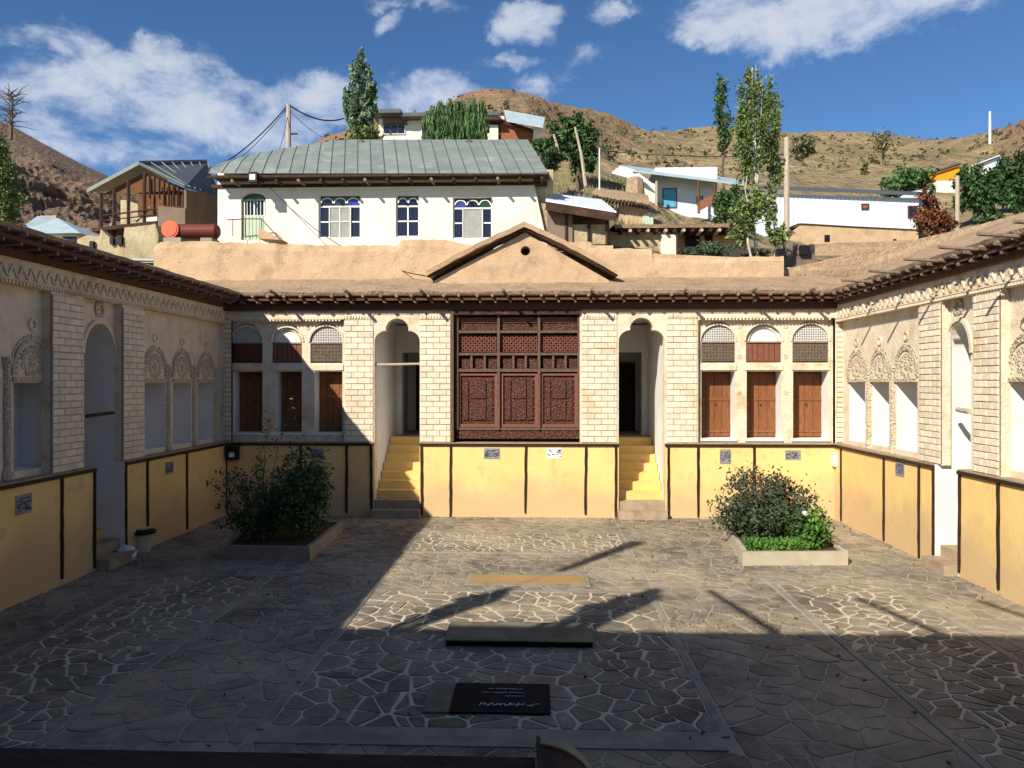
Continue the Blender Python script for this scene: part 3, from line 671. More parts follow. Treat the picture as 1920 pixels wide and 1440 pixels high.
# side wings ---------------------------------------------------------------------------------
ZF = 4.92                                              # underside of the frieze
def side_wing(fr, par, door_px, pillars, groups, near_niche, verts, ymin, col_px, doorseg):
    s = 1 if fr is FR else -1; R2 = .17
    u0, u1 = (13.2, 14.15) if fr is FL else (13.36, 14.12)
    zs, zt = ZP + 2.05, ZP + 2.62
    A = [(u0, 0)] + [(u0 + u1 - x, z) for x, z in arch(u0, u1, 0, zs, zt)[2:]] + [(u1, 0)]
    holes = []
    nich = []
    for (a, b, top, bot) in groups + near_niche:
        v0, v1 = sorted((fr.u(a, R2), fr.u(b, R2))); z0 = ZP + .12; z1 = top; nich.append((v0, v1, z0, z1)); holes.append(rect(v0, v1, z0, z1))
    w = MB(); fr.panel(w, outline(ymin, YB - .0, ZP, ZF + .02, [A]), holes, R2, R2 + .02, rim=False); w.build('front_wall', 'stucco', par)
    w = MB(); fr.strip(w, A, R2 - .005, 1.9, closed=False); fr.box(w, u0 - .012, u0, -.01, ZP + .005, -.055, R2 - .006); fr.box(w, u1, u1 + .012, -.01, ZP + .005, -.055, R2 - .006); w.build('door_reveal', 'plaster', par)
    w = MB(); fr.box(w, ymin, YB, ZF, ZT + .12, 0, .3); w.build('frieze_band', 'stucco', par)
    for v0, v1, z0, z1 in nich:
        w = MB(); dd = .95 if fr is FR else .5
        fr.strip(w, rect(v0, v1, z0, z1), R2 + .02, R2 + dd); fr.poly(w, rect(v0, v1, z0, z1), R2 + dd); w.build('niche', 'plaster', par)
        c, r = (v0 + v1) / 2, (v1 - v0) / 2
        za = z1 + .12; sy = 1.25
        w = MB(); ring(fr, w, c, za, r * 1.0, r * 1.12, R2 - .028, R2 + .01, sy=sy); ring(fr, w, c, za, r * 1.18, r * 1.24, R2 - .016, R2 + .01, sy=sy)
        fr.box(w, v0 - .03, v1 + .03, z1 + .02, z1 + .09, R2 - .04, R2 + .01)
        w.build('blind_arch', 'carved_stucco', par)
        w = MB(); n = 9
        for k in range(n):                               # carved rosette in the blind arch
            a = 2 * pi * k / n; q = fr.p(c + r * .5 * cos(a), za + r * .52 + r * .45 * sin(a), R2); w.lathe(q, [(r * .17, .005), (r * .15, -.012 * s), (r * .04, -.02 * s)], 6, 'x')
        q = fr.p(c, za + r * .52, R2); w.lathe(q, [(r * .26, .005), (r * .2, -.014 * s), (r * .05, -.026 * s)], 10, 'x')
        for k in range(18):
            a = pi * (k + .5) / 18; q = fr.p(c + r * .87 * cos(a), za + r * .87 * sy * sin(a), R2); w.lathe(q, [(.028, .005), (.012, -.022 * s)], 5, 'x')
        tag(w.build('carving', 'carved_stucco', par), kind='stuff')
        w = MB(); cz = za + r * 1.9; ring(fr, w, c, cz, r * .14, r * .24, R2 - .03, R2 + .01, 0, 2 * pi, 12); ring(fr, w, c, cz - .2, r * .05, r * .11, R2 - .03, R2 + .01, 0, 2 * pi, 10); tag(w.build('finial', 'stucco', par), kind='stuff')
    w = MB(); ring(fr, w, (u0 + u1) / 2, zs, (u1 - u0) / 2 + .01, (u1 - u0) / 2 + .07, R2 - .04, R2 + .01, sy=(zt - zs) / ((u1 - u0) / 2)); w.build('arch_moulding', 'stucco', par)
    w = MB(); q = (u0 + u1) / 2; ring(fr, w, q, zt + .27, .09, .15, R2 - .035, R2 + .01, 0, 2 * pi, 14)
    for k in range(12): w.lathe(fr.p(q + .07 * (k % 4 - 1.5), zt + .15 + .12 * (k // 4), R2), [(.025, .005), (.02, -.02 * s), (.005, -.03 * s)], 6, 'x')
    tag(w.build('medallion', 'carved_stucco', par), kind='stuff')
    # stairs running back into the wall
    w = MB(); fr.poly(w, rect(u0 - .01, u1 + .01, 0, 4.6), 1.9); w.build('passage_wall', 'plaster', par)
    for i in range(5):
        w = MB(); fr.box(w, u0 + .005, u1 - .005, 0, .2 * (i + 1), -.30 + .34 * i, -.30 + .34 * (i + 1) + .0); w.build('step', 'ledge' if (i < 2 or fr is FR) else 'yellow_step', par)
    # pillars faced with brick
    store = []
    for a, b in pillars:
        v0, v1 = sorted((fr.u(a), fr.u(b)))
        w = MB(); fr.box(w, v0, v1, ZP, ZF, .01, R2 + .01); w.build('pillar', 'stucco', par)
        brick_pillar(fr, par, v0, v1, ZP + .02, ZF - .05, 0.0, .118, .31, store=store)
    lay(store)
    # frieze: zigzag and toothed rows
    w = MB(); n = int((YB - ymin) / .22)
    for i in range(n):
        u = ymin + i * .22
        for a, b in (((u, ZF + .10), (u + .11, ZF + .29)), ((u + .11, ZF + .29), (u + .22, ZF + .10))):
            t = .018; Q = [(a[0] - t, a[1]), (a[0] + t, a[1]), (b[0] + t, b[1]), (b[0] - t, b[1])]
            w.hexa([fr.p(*k, -.03) for k in Q], [fr.p(*k, .005) for k in Q])
    tag(w.build('zigzag_frieze', 'stucco', par), kind='stuff')
    w = MB(); n = int((YB - ymin) / .08)
    for i in range(n): fr.box(w, ymin + i * .08, ymin + i * .08 + .04, ZF + .0, ZF + .045, -.03, .005)
    fr.box(w, ymin, YB, ZF + .06, ZF + .085, -.025, .005)
    tag(w.build('dentil_row', 'stucco', par), kind='stuff')
    for px in col_px:                                    # slender engaged columns between niches
        w = MB(); u = fr.u(px, R2 - .03); w.lathe(fr.p(u, 0, R2 + .0), [(.10, ZP + .02), (.10, ZP + .13), (.065, ZP + .2), (.075, ZP + 1.2), (.065, ZP + 1.72), (.1, ZP + 1.85), (.1, ZP + 1.92)], 10); w.build('engaged_column', 'carved_stucco', par)
    plinth(fr, par, [(ymin, u0 - .013), (u1 + .013, YB - .05)], [fr.u(v, -.06) for v in verts] + [u0 - .045, u1 + .045], par)
    w = MB(); z = ZP + 1.02 if fr is FR else ZP + .92
    if fr is FR: w.tube([fr.p(u0 - .02, z, .14), fr.p(u0 + .22, z + .01, .14), fr.p(u0 + .40, z + .02, .16)], .05, .045, 8)
    else: w.tube([fr.p(u0 - .02, z, .1), fr.p((u0 + u1) / 2, z + .02, .1), fr.p(u1 - .1, z + .03, .1)], .035, .03, 8)
    w.build('wooden_bar', 'pale_pole' if fr is FR else 'wood_dark', par)
    return u0, u1
zt1 = lambda fr, px, py: fr.hit(px, py, .17)[1]
if 1:
    nz = ZP + 1.52
    side_wing(FL, west, (157, 216), [(97, 156), (230, 270)], [(270, 310, nz, 0), (324, 358, nz, 0), (371, 400, nz, 0)], [(25, 93, nz, 0), (-150, -20, nz, 0)],
              [116, 277, 351, 425], 2.0, (317, 365, 405, 15), (FL.u(170, -.06), FL.u(236, -.06)))
    side_wing(FR, east, (1770, 1822), [(1724, 1764), (1826, 1874)], [(1592, 1622, nz, 0), (1634, 1667, nz, 0), (1680, 1720, nz, 0)], [(1893, 1960, nz, 0)],
              [1577, 1657, 1723, 1872], 2.0, (1628, 1673), (FR.u(1822, -.06), FR.u(1759, -.06)))

# ------------------------------------------------------------------ mud roofs with their rafters
XE, YE, XF, ZE = -7.45, 18.42, 7.06, 5.60
def hL(x, y): return ZE + .25 * (XE - x)
def hB(x, y): return ZE + .27 * (y - YE) + .03 * noise.noise((x * .4, 2, 2))
def hR(x, y): return ZE + .40 * (x - XF)
def roof(par, which):
    step = .16; w = MB(); idx = {}; top = {}
    fn = {'N': hB, 'W': hL, 'E': hR}[which]
    if which == 'N': x0, x1, y0, y1 = -10.6, 10.6, YE, 21.0
    if which == 'W': x0, x1, y0, y1 = -11.5, XE, 2.0, 21.0
    if which == 'E': x0, x1, y0, y1 = XF, 10.8, 2.0, 21.0
    nx, ny = round((x1 - x0) / step), round((y1 - y0) / step)
    def vid(i, j):
        if (i, j) not in idx:
            x, y = x0 + (x1 - x0) * i / nx, y0 + (y1 - y0) * j / ny; z = fn(x, y)
            n = noise.fractal((x * 1.1, y * 1.1, 5), .8, 2.2, 5) * .035 + .012 * noise.noise((x * 5, y * 5, 1))
            e = {'N': y - YE, 'W': XE - x, 'E': x - XF}[which]
            if e < .02: n = n * .6
            jx = .03 * noise.noise((x * 6, y * 6, 9)) if e < .02 else 0
            idx[(i, j)] = len(w.v); w.v.append((x + (jx if which != 'N' else 0), y + (jx if which == 'N' else 0), z + .06 + n))
        return idx[(i, j)]
    edge = []
    for i in range(nx):
        for j in range(ny):
            x, y = x0 + (x1 - x0) * (i + .5) / nx, y0 + (y1 - y0) * (j + .5) / ny; h = {'N': hB(x, y) if y > YE - .1 else -9, 'W': hL(x, y) if x < XE + .1 else -9, 'E': hR(x, y) if x > XF - .1 else -9}
            if h[which] < max(h.values()) - .04: continue
            w.f.append((vid(i, j), vid(i + 1, j), vid(i + 1, j + 1), vid(i, j + 1))); w.t.append(None)
            if which == 'N' and j == 0: edge.append((vid(i, 0), vid(i + 1, 0)))
            if which == 'W' and i == nx - 1: edge.append((vid(nx, j), vid(nx, j + 1)))
            if which == 'E' and i == 0: edge.append((vid(0, j), vid(0, j + 1)))
    for a, b in edge:
        p, q = Vector(w.v[a]), Vector(w.v[b]); off = {'N': Vector((0, .03, 0)), 'W': Vector((-.03, 0, 0)), 'E': Vector((.03, 0, 0))}[which]
        w.add([p, q, (q.x + off.x, q.y + off.y, ZE - .0), (p.x + off.x, p.y + off.y, ZE - .0)], [(0, 1, 2, 3)])
    w.build('mud_roof', 'mud_roof', par, smooth=False)
roof(north, 'N'); roof(west, 'W'); roof(east, 'E')
def eaves(fr, par, ua, ub, tip, soff_m, sp=.40):
    over = -tip                                          # d of the eave tip is negative
    w = MB(); fr.poly(w, rect(ua, ub, 0, 0), 0) if 0 else None
    A = [fr.p(ua, ZT + .1, .1), fr.p(ub, ZT + .1, .1), fr.p(ub, ZE - .03, tip + .03), fr.p(ua, ZE - .03, tip + .03)]
    w.hexa(A, [p + Vector((0, 0, .03)) for p in A]); w.build('soffit', soff_m, par)
    w = MB(); fr.box(w, ua, ub, ZT - (.09 if fr is FB else .02), ZT + .11, -.11, .12); w.build('wall_plate', 'wood_eave', par)
    w = MB(); fr.box(w, ua, ub, ZE - .14, ZE - .075, tip + .10, tip + .16); w.build('eave_beam', 'wood_eave', par)
    n = int((ub - ua) / sp)
    for i in range(n):
        u = ua + (i + .5) * sp + random.uniform(-.03, .03); r = random.uniform(.032, .042); dd = random.uniform(-.03, .03)
        w = MB(); w.tube([fr.p(u, ZE - .035, tip - .02 + dd), fr.p(u, ZT + .14, .2)], r, r, 6); w.build('rafter', 'wood_grey', par)
        u += .07; r = random.uniform(.028, .036)
        w = MB(); w.tube([fr.p(u, ZE - .165, tip + .11 + dd), fr.p(u, ZT + .09, .1)], r, r, 6); w.build('joist', 'wood_grey', par)
eaves(FB, north, XL - .1, XR + .1, YE - YB, 'wood_eave'); eaves(FL, west, 2.0, YB - .3, -(XE - XL), 'wood_eave'); eaves(FR, east, 2.0, YB - .35, -(XR - XF), 'twig')
for px in (535, 670, 806, 955, 1115, 1285, 1410, 1515):
    u = PXB(px); w = MB(); w.tube([FB.p(u - .1, ZE - .0, .1), FB.p(u - .12, ZE + .07, -.86)], .035, .04, 7); w.build('roof_spout', 'wood_grey', north)
for px in (1620, 1671, 1736, 1800, 1870, 1935):
    u = FR.u(px) - 1.05; w = MB(); w.tube([FR.p(u + .06, ZE - .06, .1), FR.p(u - .02, ZE + .0, -.93)], .026, .032, 7); w.build('roof_spout', 'wood_grey', east)
# mud parapet and pediment behind the eaves
def mud_wall(name, label, pts, Y, zb, th, m='mud'):
    t = thing(name, label, 'mud wall', (atY((pts[0][0] + pts[-1][0]) / 2, 500, Y).x, Y, zb)); w = MB(); top = []
    for i in range(len(pts) - 1):
        (a, b), (c, d) = pts[i], pts[i + 1]; n = max(1, int(abs(c - a) / 9))
        for k in range(n): top.append(atY(a + (c - a) * k / n, b + (d - b) * k / n, Y) + Vector((0, 0, random.uniform(-.02, .02) if 0 < k else 0)))
    top.append(atY(*pts[-1], Y)); nr = 8; n = len(top); V = []; 
    for j in range(nr + 1):
        for p in top:
            z = zb + (p.z - zb) * j / nr; V.append((p.x, Y + .03 * noise.fractal((p.x * .7, z * .9, 3), .9, 2, 4) + .008 * noise.noise((p.x * 4, z * 5, 0)) + (.05 if j == nr else 0), z - (.02 if j == nr else 0)))
    w.add(V, [(j * n + i, j * n + i + 1, (j + 1) * n + i + 1, (j + 1) * n + i) for j in range(nr) for i in range(n - 1)])
    T = [Vector(v) for v in V[nr * n:]]; B = [Vector((p.x, Y + th, p.z - .02)) for p in T]
    w.add(T + B, [(i, i + 1, n + i + 1, n + i) for i in range(n - 1)])
    for p, q, v0 in ((T[0], B[0], V[0]), (T[-1], B[-1], V[n - 1])): w.add([p, q, (q.x, q.y, zb), (p.x, p.y, zb)], [(0, 1, 2, 3)])
    C = [(T[0].x, Y + th, zb), (T[-1].x, Y + th, zb)]; w.add([T[0] + Vector((0, th, 0)), T[-1] + Vector((0, th, 0))] + C, [(0, 1, 3, 2)])
    w.build('wall_body', m, t, smooth=False); return t
mud_wall('mud_wall', 'long sunlit mud wall standing between the roof edge and the white house', [(288, 460), (300, 452), (360, 450), (440, 453), (600, 458), (745, 458), (752, 448), (830, 447), (900, 462), (985, 470), (1150, 470)], 20.9, 5.7, .5)
mud_wall('mud_wall', 'lower mud wall right of the pediment with a stepped top', [(1100, 462), (1160, 464), (1222, 464), (1226, 482), (1330, 484), (1400, 480), (1470, 478)], 20.9, 5.7, .5)
mud_wall('mud_wall', 'low mud bank running to the right above the roof', [(1470, 500), (1600, 498), (1650, 480), (1720, 455), (1800, 430), (1925, 395), (2000, 380)], 21.3, 5.7, .6, 'mud_roof')
YP = 20.0
ped = thing('pediment', 'triangular mud gable with a round black hole above the eaves', 'gable', (atY(985, 500, YP).x, YP, 5.9))
w = MB(); a, b, c = atY(815, 530, YP), atY(1142, 530, YP), atY(985, 436, YP); hc = atY(985, 470, YP); hr_ = .13
outer = [(a.x, a.z - .3), (b.x, b.z - .3), (b.x, b.z + .06), (c.x, c.z), (a.x, a.z + .06)]; hole = [(hc.x + hr_ * cos(k * pi / 10), hc.z + hr_ * sin(k * pi / 10)) for k in range(20)]
FP = Frame('y', YP); FP.panel(w, outer, [hole], 0, .5); w.build('gable_wall', 'mud', ped)
w = MB(); FP.poly(w, [(x, z) for x, z in hole], .45); w.build('hole_back', 'black', ped)
ap, al, ar = atY(984, 420, YP), atY(803, 510, YP), atY(1157, 508, YP); th = .10
for q, s in ((al, -1), (ar, 1)):
    w = MB(); n = 14; V = []
    for i in range(n + 1):
        t = i / n; x = ap.x + (q.x - ap.x) * t; z = ap.z + (q.z - ap.z) * t + .05 * sin(t * pi) + random.uniform(-.012, .012)
        V += [(x, YP - .28, z), (x, YP + .9, z + .05), (x, YP + .9, z - th), (x, YP - .25, z - th - .03)]
    for i in range(n): w.f += [(i * 4 + k, i * 4 + (k + 1) % 4, i * 4 + 4 + (k + 1) % 4, i * 4 + 4 + k) for k in range(4)]; w.t += [None] * 4
    w.v = V; w.add([V[-4], V[-3], V[-2], V[-1]], [(0, 1, 2, 3)]); w.build('gable_slope', 'mud', ped)
    w = MB(); w.tube([(ap.x, YP - .14, ap.z - th - .05), (q.x, YP - .14, q.z - th - .05)], .035, .035, 6); w.build('gable_pole', 'wood_dark', ped)

# ------------------------------------------------------------------ things in the courtyard
def quadbox(w, q, z0, z1, tint=None): w.hexa([(x, y, z0) for x, y in q], [(x, y, z1) for x, y in q], tint)
def planter(label, Q, h, m):
    c = Vector((sum(p[0] for p in Q) / 4, sum(p[1] for p in Q) / 4, 0)); t = thing('planter', label, 'planter', c); inn = [(c.x + (x - c.x) * .9, c.y + (y - c.y) * .93) for x, y in Q]
    for i in range(4):
        j = (i + 1) % 4; w = MB(); quadbox(w, [Q[i], Q[j], inn[j], inn[i]], 0, h + .01 * (i % 2)); w.build('side', m, t)
    w = MB(); quadbox(w, inn, 0, h - .04); w.build('soil', 'soil', t); return t, inn
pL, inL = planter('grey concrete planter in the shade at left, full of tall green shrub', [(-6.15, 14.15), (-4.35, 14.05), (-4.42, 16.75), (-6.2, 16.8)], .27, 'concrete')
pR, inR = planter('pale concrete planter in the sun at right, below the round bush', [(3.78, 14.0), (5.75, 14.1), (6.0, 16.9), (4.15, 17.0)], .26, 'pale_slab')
def leaves(w, pts, size, tints=(.6, 1.3), flat=False):
    for p in pts:
        s = size * random.uniform(.6, 1.35); a = Vector((random.gauss(0, 1), random.gauss(0, 1), random.gauss(0, 1))).normalized(); b = a.cross(Vector((random.gauss(0, 1), random.gauss(0, 1), random.gauss(0, 1)))).normalized()
        t = random.uniform(*tints); p = Vector(p)
        w.add([p - a * s, p + b * s * .45, p + a * s, p - b * s * .45], [(0, 1, 2, 3)], float(t))
def blob_pts(c, r, n, fill=.45, clumps=0, cs=.3):
    out = []; c = Vector(c); C = []
    for k in range(clumps):
        v = Vector((random.gauss(0, 1), random.gauss(0, 1), random.gauss(0, 1))).normalized() * random.uniform(fill, 1); C.append(v)
    for k in range(n):
        if C:
            q = random.choice(C); v = q + Vector((random.gauss(0, cs), random.gauss(0, cs), random.gauss(0, cs)))
        else: v = Vector((random.gauss(0, 1), random.gauss(0, 1), random.gauss(0, 1))).normalized() * random.uniform(fill, 1) ** .6
        out.append((c.x + v.x * r[0], c.y + v.y * r[1], c.z + v.z * r[2]))
    return out
# left: a dense evergreen shrub and a loose twiggy one
t = thing('shrub', 'dense dark green shrub in the left planter, right half', 'shrub', (-4.95, 15.4, .25))
w = MB(); leaves(w, [p for p in blob_pts((-4.95, 15.3, 1.05), (.62, .85, .85), 4200, .3, 46, .19) if p[2] > .28], .055, (.5, 1.3)); leaves(w, blob_pts((-4.6, 15.3, 1.35), (.32, .4, .5), 700, .2, 14, .25), .05); w.build('foliage', 'leaf_dark', t)
w = MB(); [w.tube([(-4.95, 15.3, .25), (-4.95 + random.uniform(-.4, .4), 15.3 + random.uniform(-.4, .4), 1.3)], .02, .006, 4) for _ in range(9)]; w.build('stem', 'bark', t)
t = thing('shrub', 'loose twiggy shrub with sparse leaves in the left planter, left half', 'shrub', (-5.75, 15.2, .25)); w = MB(); lw = []
for k in range(46):
    a = random.uniform(0, 2 * pi); l = random.uniform(.7, 1.55); tilt = random.uniform(.15, .9); d = Vector((cos(a) * tilt, sin(a) * tilt, 1)).normalized(); p0 = Vector((-5.7 + random.uniform(-.2, .25), 15.2 + random.uniform(-.6, .6), .25))
    P = [p0]; 
    for i in range(7):
        d = (d + Vector((random.gauss(0, .12), random.gauss(0, .12), random.gauss(-.02, .08)))).normalized(); P.append(P[-1] + d * l / 6)
    w.tube(P, .011, .004, 4)
    for i in range(1, 8): lw += [P[i] + Vector((random.gauss(0, .06), random.gauss(0, .06), random.gauss(0, .06))) for _ in range(9)]
for P in ([(-5.5, 15, .3), (-5.45, 15, 1.3), (-5.3, 15, 2.1), (-5.05, 15, 2.75)], [(-5.6, 15, .3), (-5.6, 15, 1.4), (-5.55, 15, 2.2), (-5.5, 15, 2.5)]):
    w.tube(P, .012, .004, 4)
    for q in P[2:]: lw += [Vector(q) + Vector((random.gauss(0, .1), random.gauss(0, .1), random.gauss(0, .16))) for _ in range(14)]
w.build('branches', 'bark', t); w = MB(); leaves(w, lw, .042, (.5, 1.25)); leaves(w, blob_pts((-5.75, 15.0, .55), (.45, .8, .3), 900, .2, 20, .25), .05); w.build('foliage', 'leaf_dark', t)
# right: a rounded rose bush, red tipped, with low greens
cx, cy = 4.62, 15.5
t = thing('rose_bush', 'rounded grey-green bush with reddish tips in the right planter', 'bush', (cx, cy, .25))
w = MB(); leaves(w, [p for p in blob_pts((cx, cy, .78), (.96, 1.0, .76), 8500, .25, 80, .16) if p[2] > .25], .048, (.45, 1.5)); w.build('foliage', 'leaf_shrub', t)
w = MB(); lw = []
for k in range(90):
    a = random.uniform(0, 2 * pi); e = random.uniform(.15, 1.5); d = Vector((cos(a) * cos(e), sin(a) * cos(e), sin(e))); p = Vector((cx, cy, .5)) + Vector((d.x * .8, d.y * .9, d.z * .85)); q = p + d * random.uniform(.08, .26)
    w.tube([Vector((cx, cy, .35)), p, q], .008, .003, 4)
    if e > .5: lw += [q + Vector((random.gauss(0, .045), random.gauss(0, .045), random.gauss(0, .045))) for _ in range(8)]
w.build('branches', 'bark', t); w = MB(); leaves(w, lw, .034, (.7, 1.4)); w.build('young_leaves', 'leaf_red', t)
t = thing('rose_plant', 'leafy green plant with one white flower at the right end of the planter', 'plant', (5.3, 14.7, .25))
w = MB(); leaves(w, [p for p in blob_pts((5.25, 14.75, .5), (.52, .5, .48), 1500, .1, 26, .2) if p[2] > .12], .06, (.6, 1.3)); w.build('foliage', 'leaf_bright', t)
w = MB(); leaves(w, blob_pts((5.0, 14.2, .95), (.045, .045, .045), 26, .2), .035, (1, 1.1)); w.build('flower', 'white_paint', t)
w = MB(); [w.tube([(5.3, 14.7, .2), (5.3 + random.uniform(-.4, .4), 14.7 + random.uniform(-.3, .3), random.uniform(.6, .95))], .01, .004, 4) for _ in range(8)]; w.build('stem', 'bark', t)
w = MB(); leaves(w, [(random.uniform(3.95, 5.1), random.uniform(14.15, 14.7), random.uniform(.22, .42)) for _ in range(2600)], .034, (.7, 1.5)); tag(w.build('ground_cover', 'leaf_bright'), 'bright green low leaves along the front of the right planter', 'ground cover', kind='stuff')
w = MB()
for k in range(420):
    c = random.choice([(2.2, 11.0), (2.9, 11.2), (3.3, 10.6), (2.5, 10.55), (-3.0, 12.6), (3.2, 10.8), (1.86, 10.6)]); x, y = c[0] + random.gauss(0, .2), c[1] + random.gauss(0, .16); leaves(w, [(x, y, .015)], .022, (.8, 1.5))
tag(w.build('weeds', 'leaf_sage'), 'small green weeds in the joints of the sunlit paving', 'weeds', kind='stuff')
w = MB()
for k in range(420):
    x, y = (random.uniform(-7.9, 7.3), random.uniform(6, 18.7)) if k % 3 else (random.choice([-7.8, 7.2, -4.2, 3.6]) + random.gauss(0, .15), random.uniform(9, 18)); leaves(w, [(x, y, .03)], .03, (.5, 1.6))
tag(w.build('fallen_leaves', 'leaf_dry'), 'dry fallen leaves strewn over the paving', 'fallen leaves', kind='stuff')
# small printed pictures on the plinth
def picture(fr, px, py, w_, h_, label, seed, dark):
    u, z = fr.hit(px, py, -.06); t = thing('picture', label, 'picture', fr.p(u, z, -.06)); rnd = random.Random(seed); wd, hd = w_ / 2, h_ / 2
    w = MB(); fr.box(w, u - wd, u + wd, z - hd, z + hd, -.064, -.05); w.build('paper', 'grey_plastic' if dark > .45 else 'white_paint', t)
    w = MB(); g = 9
    for i in range(g):
        for j in range(7):
            if rnd.random() < dark: fr.box(w, u - wd * .9 + i * wd * 1.8 / g, u - wd * .9 + (i + 1) * wd * 1.8 / g, z - hd * .7 + j * hd * 1.4 / 7, z - hd * .7 + (j + 1) * hd * 1.4 / 7, -.0665, -.064, tint=(rnd.uniform(.2, .9), rnd.uniform(.2, .9), rnd.uniform(.3, 1.1)))
    if 'print_ink' not in MT: mat('print_ink', (.25, .25, .3), (.08, .09, .12), 8, bump=0, attr='tint')
    tag(w.build('print', 'print_ink', t), kind='stuff')
picture(FB, 922, 850, .40, .27, 'small blue and white picture under the wooden screen, left of two', 1, .6)
picture(FB, 1039, 850, .38, .27, 'small pale picture under the wooden screen, right of two', 2, .3)
picture(FB, 1360, 856, .27, .36, 'upright black and white picture on yellow plinth behind the round bush', 3, .6)
picture(FB, 1487, 853, .38, .24, 'wide picture of dark standing shapes on yellow plinth above the round bush', 4, .5)
picture(FB, 594, 851, .36, .26, 'bluish picture in shade on the plinth above the dense shrub', 5, .6)
picture(FL, 45, 945, .36, .30, 'dark picture in the nearest left plinth panel', 6, .6)
picture(FL, 318, 877, .34, .27, 'dark picture with pink patches on the shaded plinth left of the planter', 7, .8)
picture(FR, 1687, 879, .36, .28, 'faded brownish picture on the right plinth beside the doorway', 8, .7)
def ebox(px, py, label, m, m2):
    p = atY(px, py, YB - .22); t = thing('junction_box', label, 'electrical box', p)
    w = MB(); w.box(p.x - .14, p.x + .14, YB - .23, YB - .055, p.z - .17, p.z + .14); w.build('box_body', m, t)
    w = MB(); w.box(p.x - .16, p.x + .16, YB - .25, YB - .055, p.z + .142, p.z + .17); w.build('lid', m, t)
    w = MB(); w.box(p.x - .06, p.x + .08, YB - .236, YB - .229, p.z - .1, p.z + .02); w.build('notice', m2, t)
ebox(434, 850, 'dark grey box with white label in the shaded left corner', 'black', 'white_plastic')
ebox(1574, 862, 'white box on the dark corner strip in the sunlit right corner', 'white_plastic', 'grey_plastic')
# litter bin, bag, step stones
g = gnd(268, 1035); t = thing('litter_bin', 'cream bin with a wide black lid beside the left stairs', 'bin', g)
w = MB(); w.lathe(g, [(.12, 0), (.14, .02), (.165, .36)], 20); w.build('bin_body', 'cream_plastic', t, smooth=False)
w = MB(); w.lathe(g, [(.165, .362), (.25, .38), (.25, .43), (.16, .47)], 24); w.build('lid', 'black', t); w = MB(); w.lathe(g, [(.15, .471), (.15, .49), (.12, .50)], 20); w.build('lid_disc', 'cream_plastic', t)
g = gnd(240, 1050); w = MB(); import bmesh
b_ = bmesh.new(); bmesh.ops.create_icosphere(b_, subdivisions=3, radius=.16)
for v in b_.verts: n_ = 1 + .35 * noise.noise(v.co * 9) + .15 * noise.noise(v.co * 25); v.co = Vector((v.co.x * n_ * 1.1, v.co.y * n_, max(v.co.z * n_, -.11)))
me = bpy.data.meshes.new('plastic_bag'); b_.to_mesh(me); b_.free(); o = bpy.data.objects.new('plastic_bag', me); COL.objects.link(o); o.location = g + Vector((0, 0, .12)); me.materials.append(MT['white_plastic']); tag(o, 'crumpled white plastic bag on the ground beside the cream bin', 'bag')
g = gnd(217, 1050); w = MB(); w.box(g.x - .14, g.x + .12, g.y - .2, g.y + .1, 0, .2); tag(w.build('stone_block', 'ochre_slab'), 'ochre stone block at the foot of the left stairs', 'block')
# railing of the terrace below the camera
t = thing('balustrade', 'dark timber balustrade across the bottom edge with a worn rounded end', 'railing', (-1.5, 1.1, 2.4))
ra, rb = atY(-300, 1410, 1.45), atY(1004, 1410, 1.45)
rb2 = atY(1085, 1410, 1.45); ra.z = rb.z = rb2.z = atY(650, 1410, 1.45).z
w = MB(); w.box(ra.x, rb.x, 1.15, 1.45, ra.z - .09, ra.z - .004); w.build('top_rail', 'wood_dark', t)
w = MB(); pts = []
for i in range(13):
    a = pi / 2 * i / 12; pts.append((rb.x + .13 * sin(a), rb.z + .008 - .12 * (1 - cos(a))))
P = [(rb.x + .002, rb.z - .14), (rb.x + .002, rb.z + .016)] + pts[1:]
w.hexa([(x, 1.15, z) for x, z in P], [(x, 1.50, z) for x, z in P]); w.build('rail_end', 'wood_dark', t)
w = MB()
for (x0, z0), (x1, z1) in zip(pts, pts[1:]): w.hexa([(x0, 1.475, z0 - .002), (x0, 1.508, z0 - .002), (x1, 1.508, z1 - .002), (x1, 1.475, z1 - .002)], [(x0, 1.475, z0 + .004), (x0, 1.508, z0 + .004), (x1, 1.508, z1 + .004), (x1, 1.475, z1 + .004)])
w.build('worn_lit_edge', 'pale_pole', t)  # pale strip: worn timber, with its lit edge put into the colour
for i in range(16):
    x = -4.2 + i * .28
    if x < rb.x: w = MB(); w.box(x, x + .05, 1.2, 1.25, ZP, ra.z - .09); w.build('baluster', 'wood_dark', t)
# the wing the photograph is taken from (out of frame, it shades the near paving)
south = thing('courtyard_wing', 'wing on the viewer\'s side of the courtyard, its terrace and roof out of view', 'building wing', (0, 0, 0))
MB().box(-13, 12, -4, 1.0, -.1, ZP).build('terrace', 'ledge', south)
MB().box(-13, 12, -4.3, -4, ZP, 6.8).build('rear_wall', 'plaster', south)
MB().box(-13, 12, -4.3, 1.72, 6.75, 7.0).build('flat_roof', 'mud_roof', south)
MB().box(-13, -10, -4, 1.2, ZP, 6.75).build('side_wall', 'plaster', south)
for x in (-9.5, -6.3, -3.1, 3.3, 6.2): MB().box(x - .12, x + .12, 1.0, 1.24, ZP, 6.75).build('post', 'wood_dark', south)
for tip in ((1330, 1108), (1606, 1122), (1836, 1127)):
    g = gnd(*tip); tt = (7.0 - .1) / .82; s_ = Vector((g.x - .69 * tt, g.y - tt, 6.9)); w = MB(); w.tube([(s_.x + .55, 1.3, 6.9), s_], .07, .05, 7); w.build('roof_spout', 'wood_grey', south)
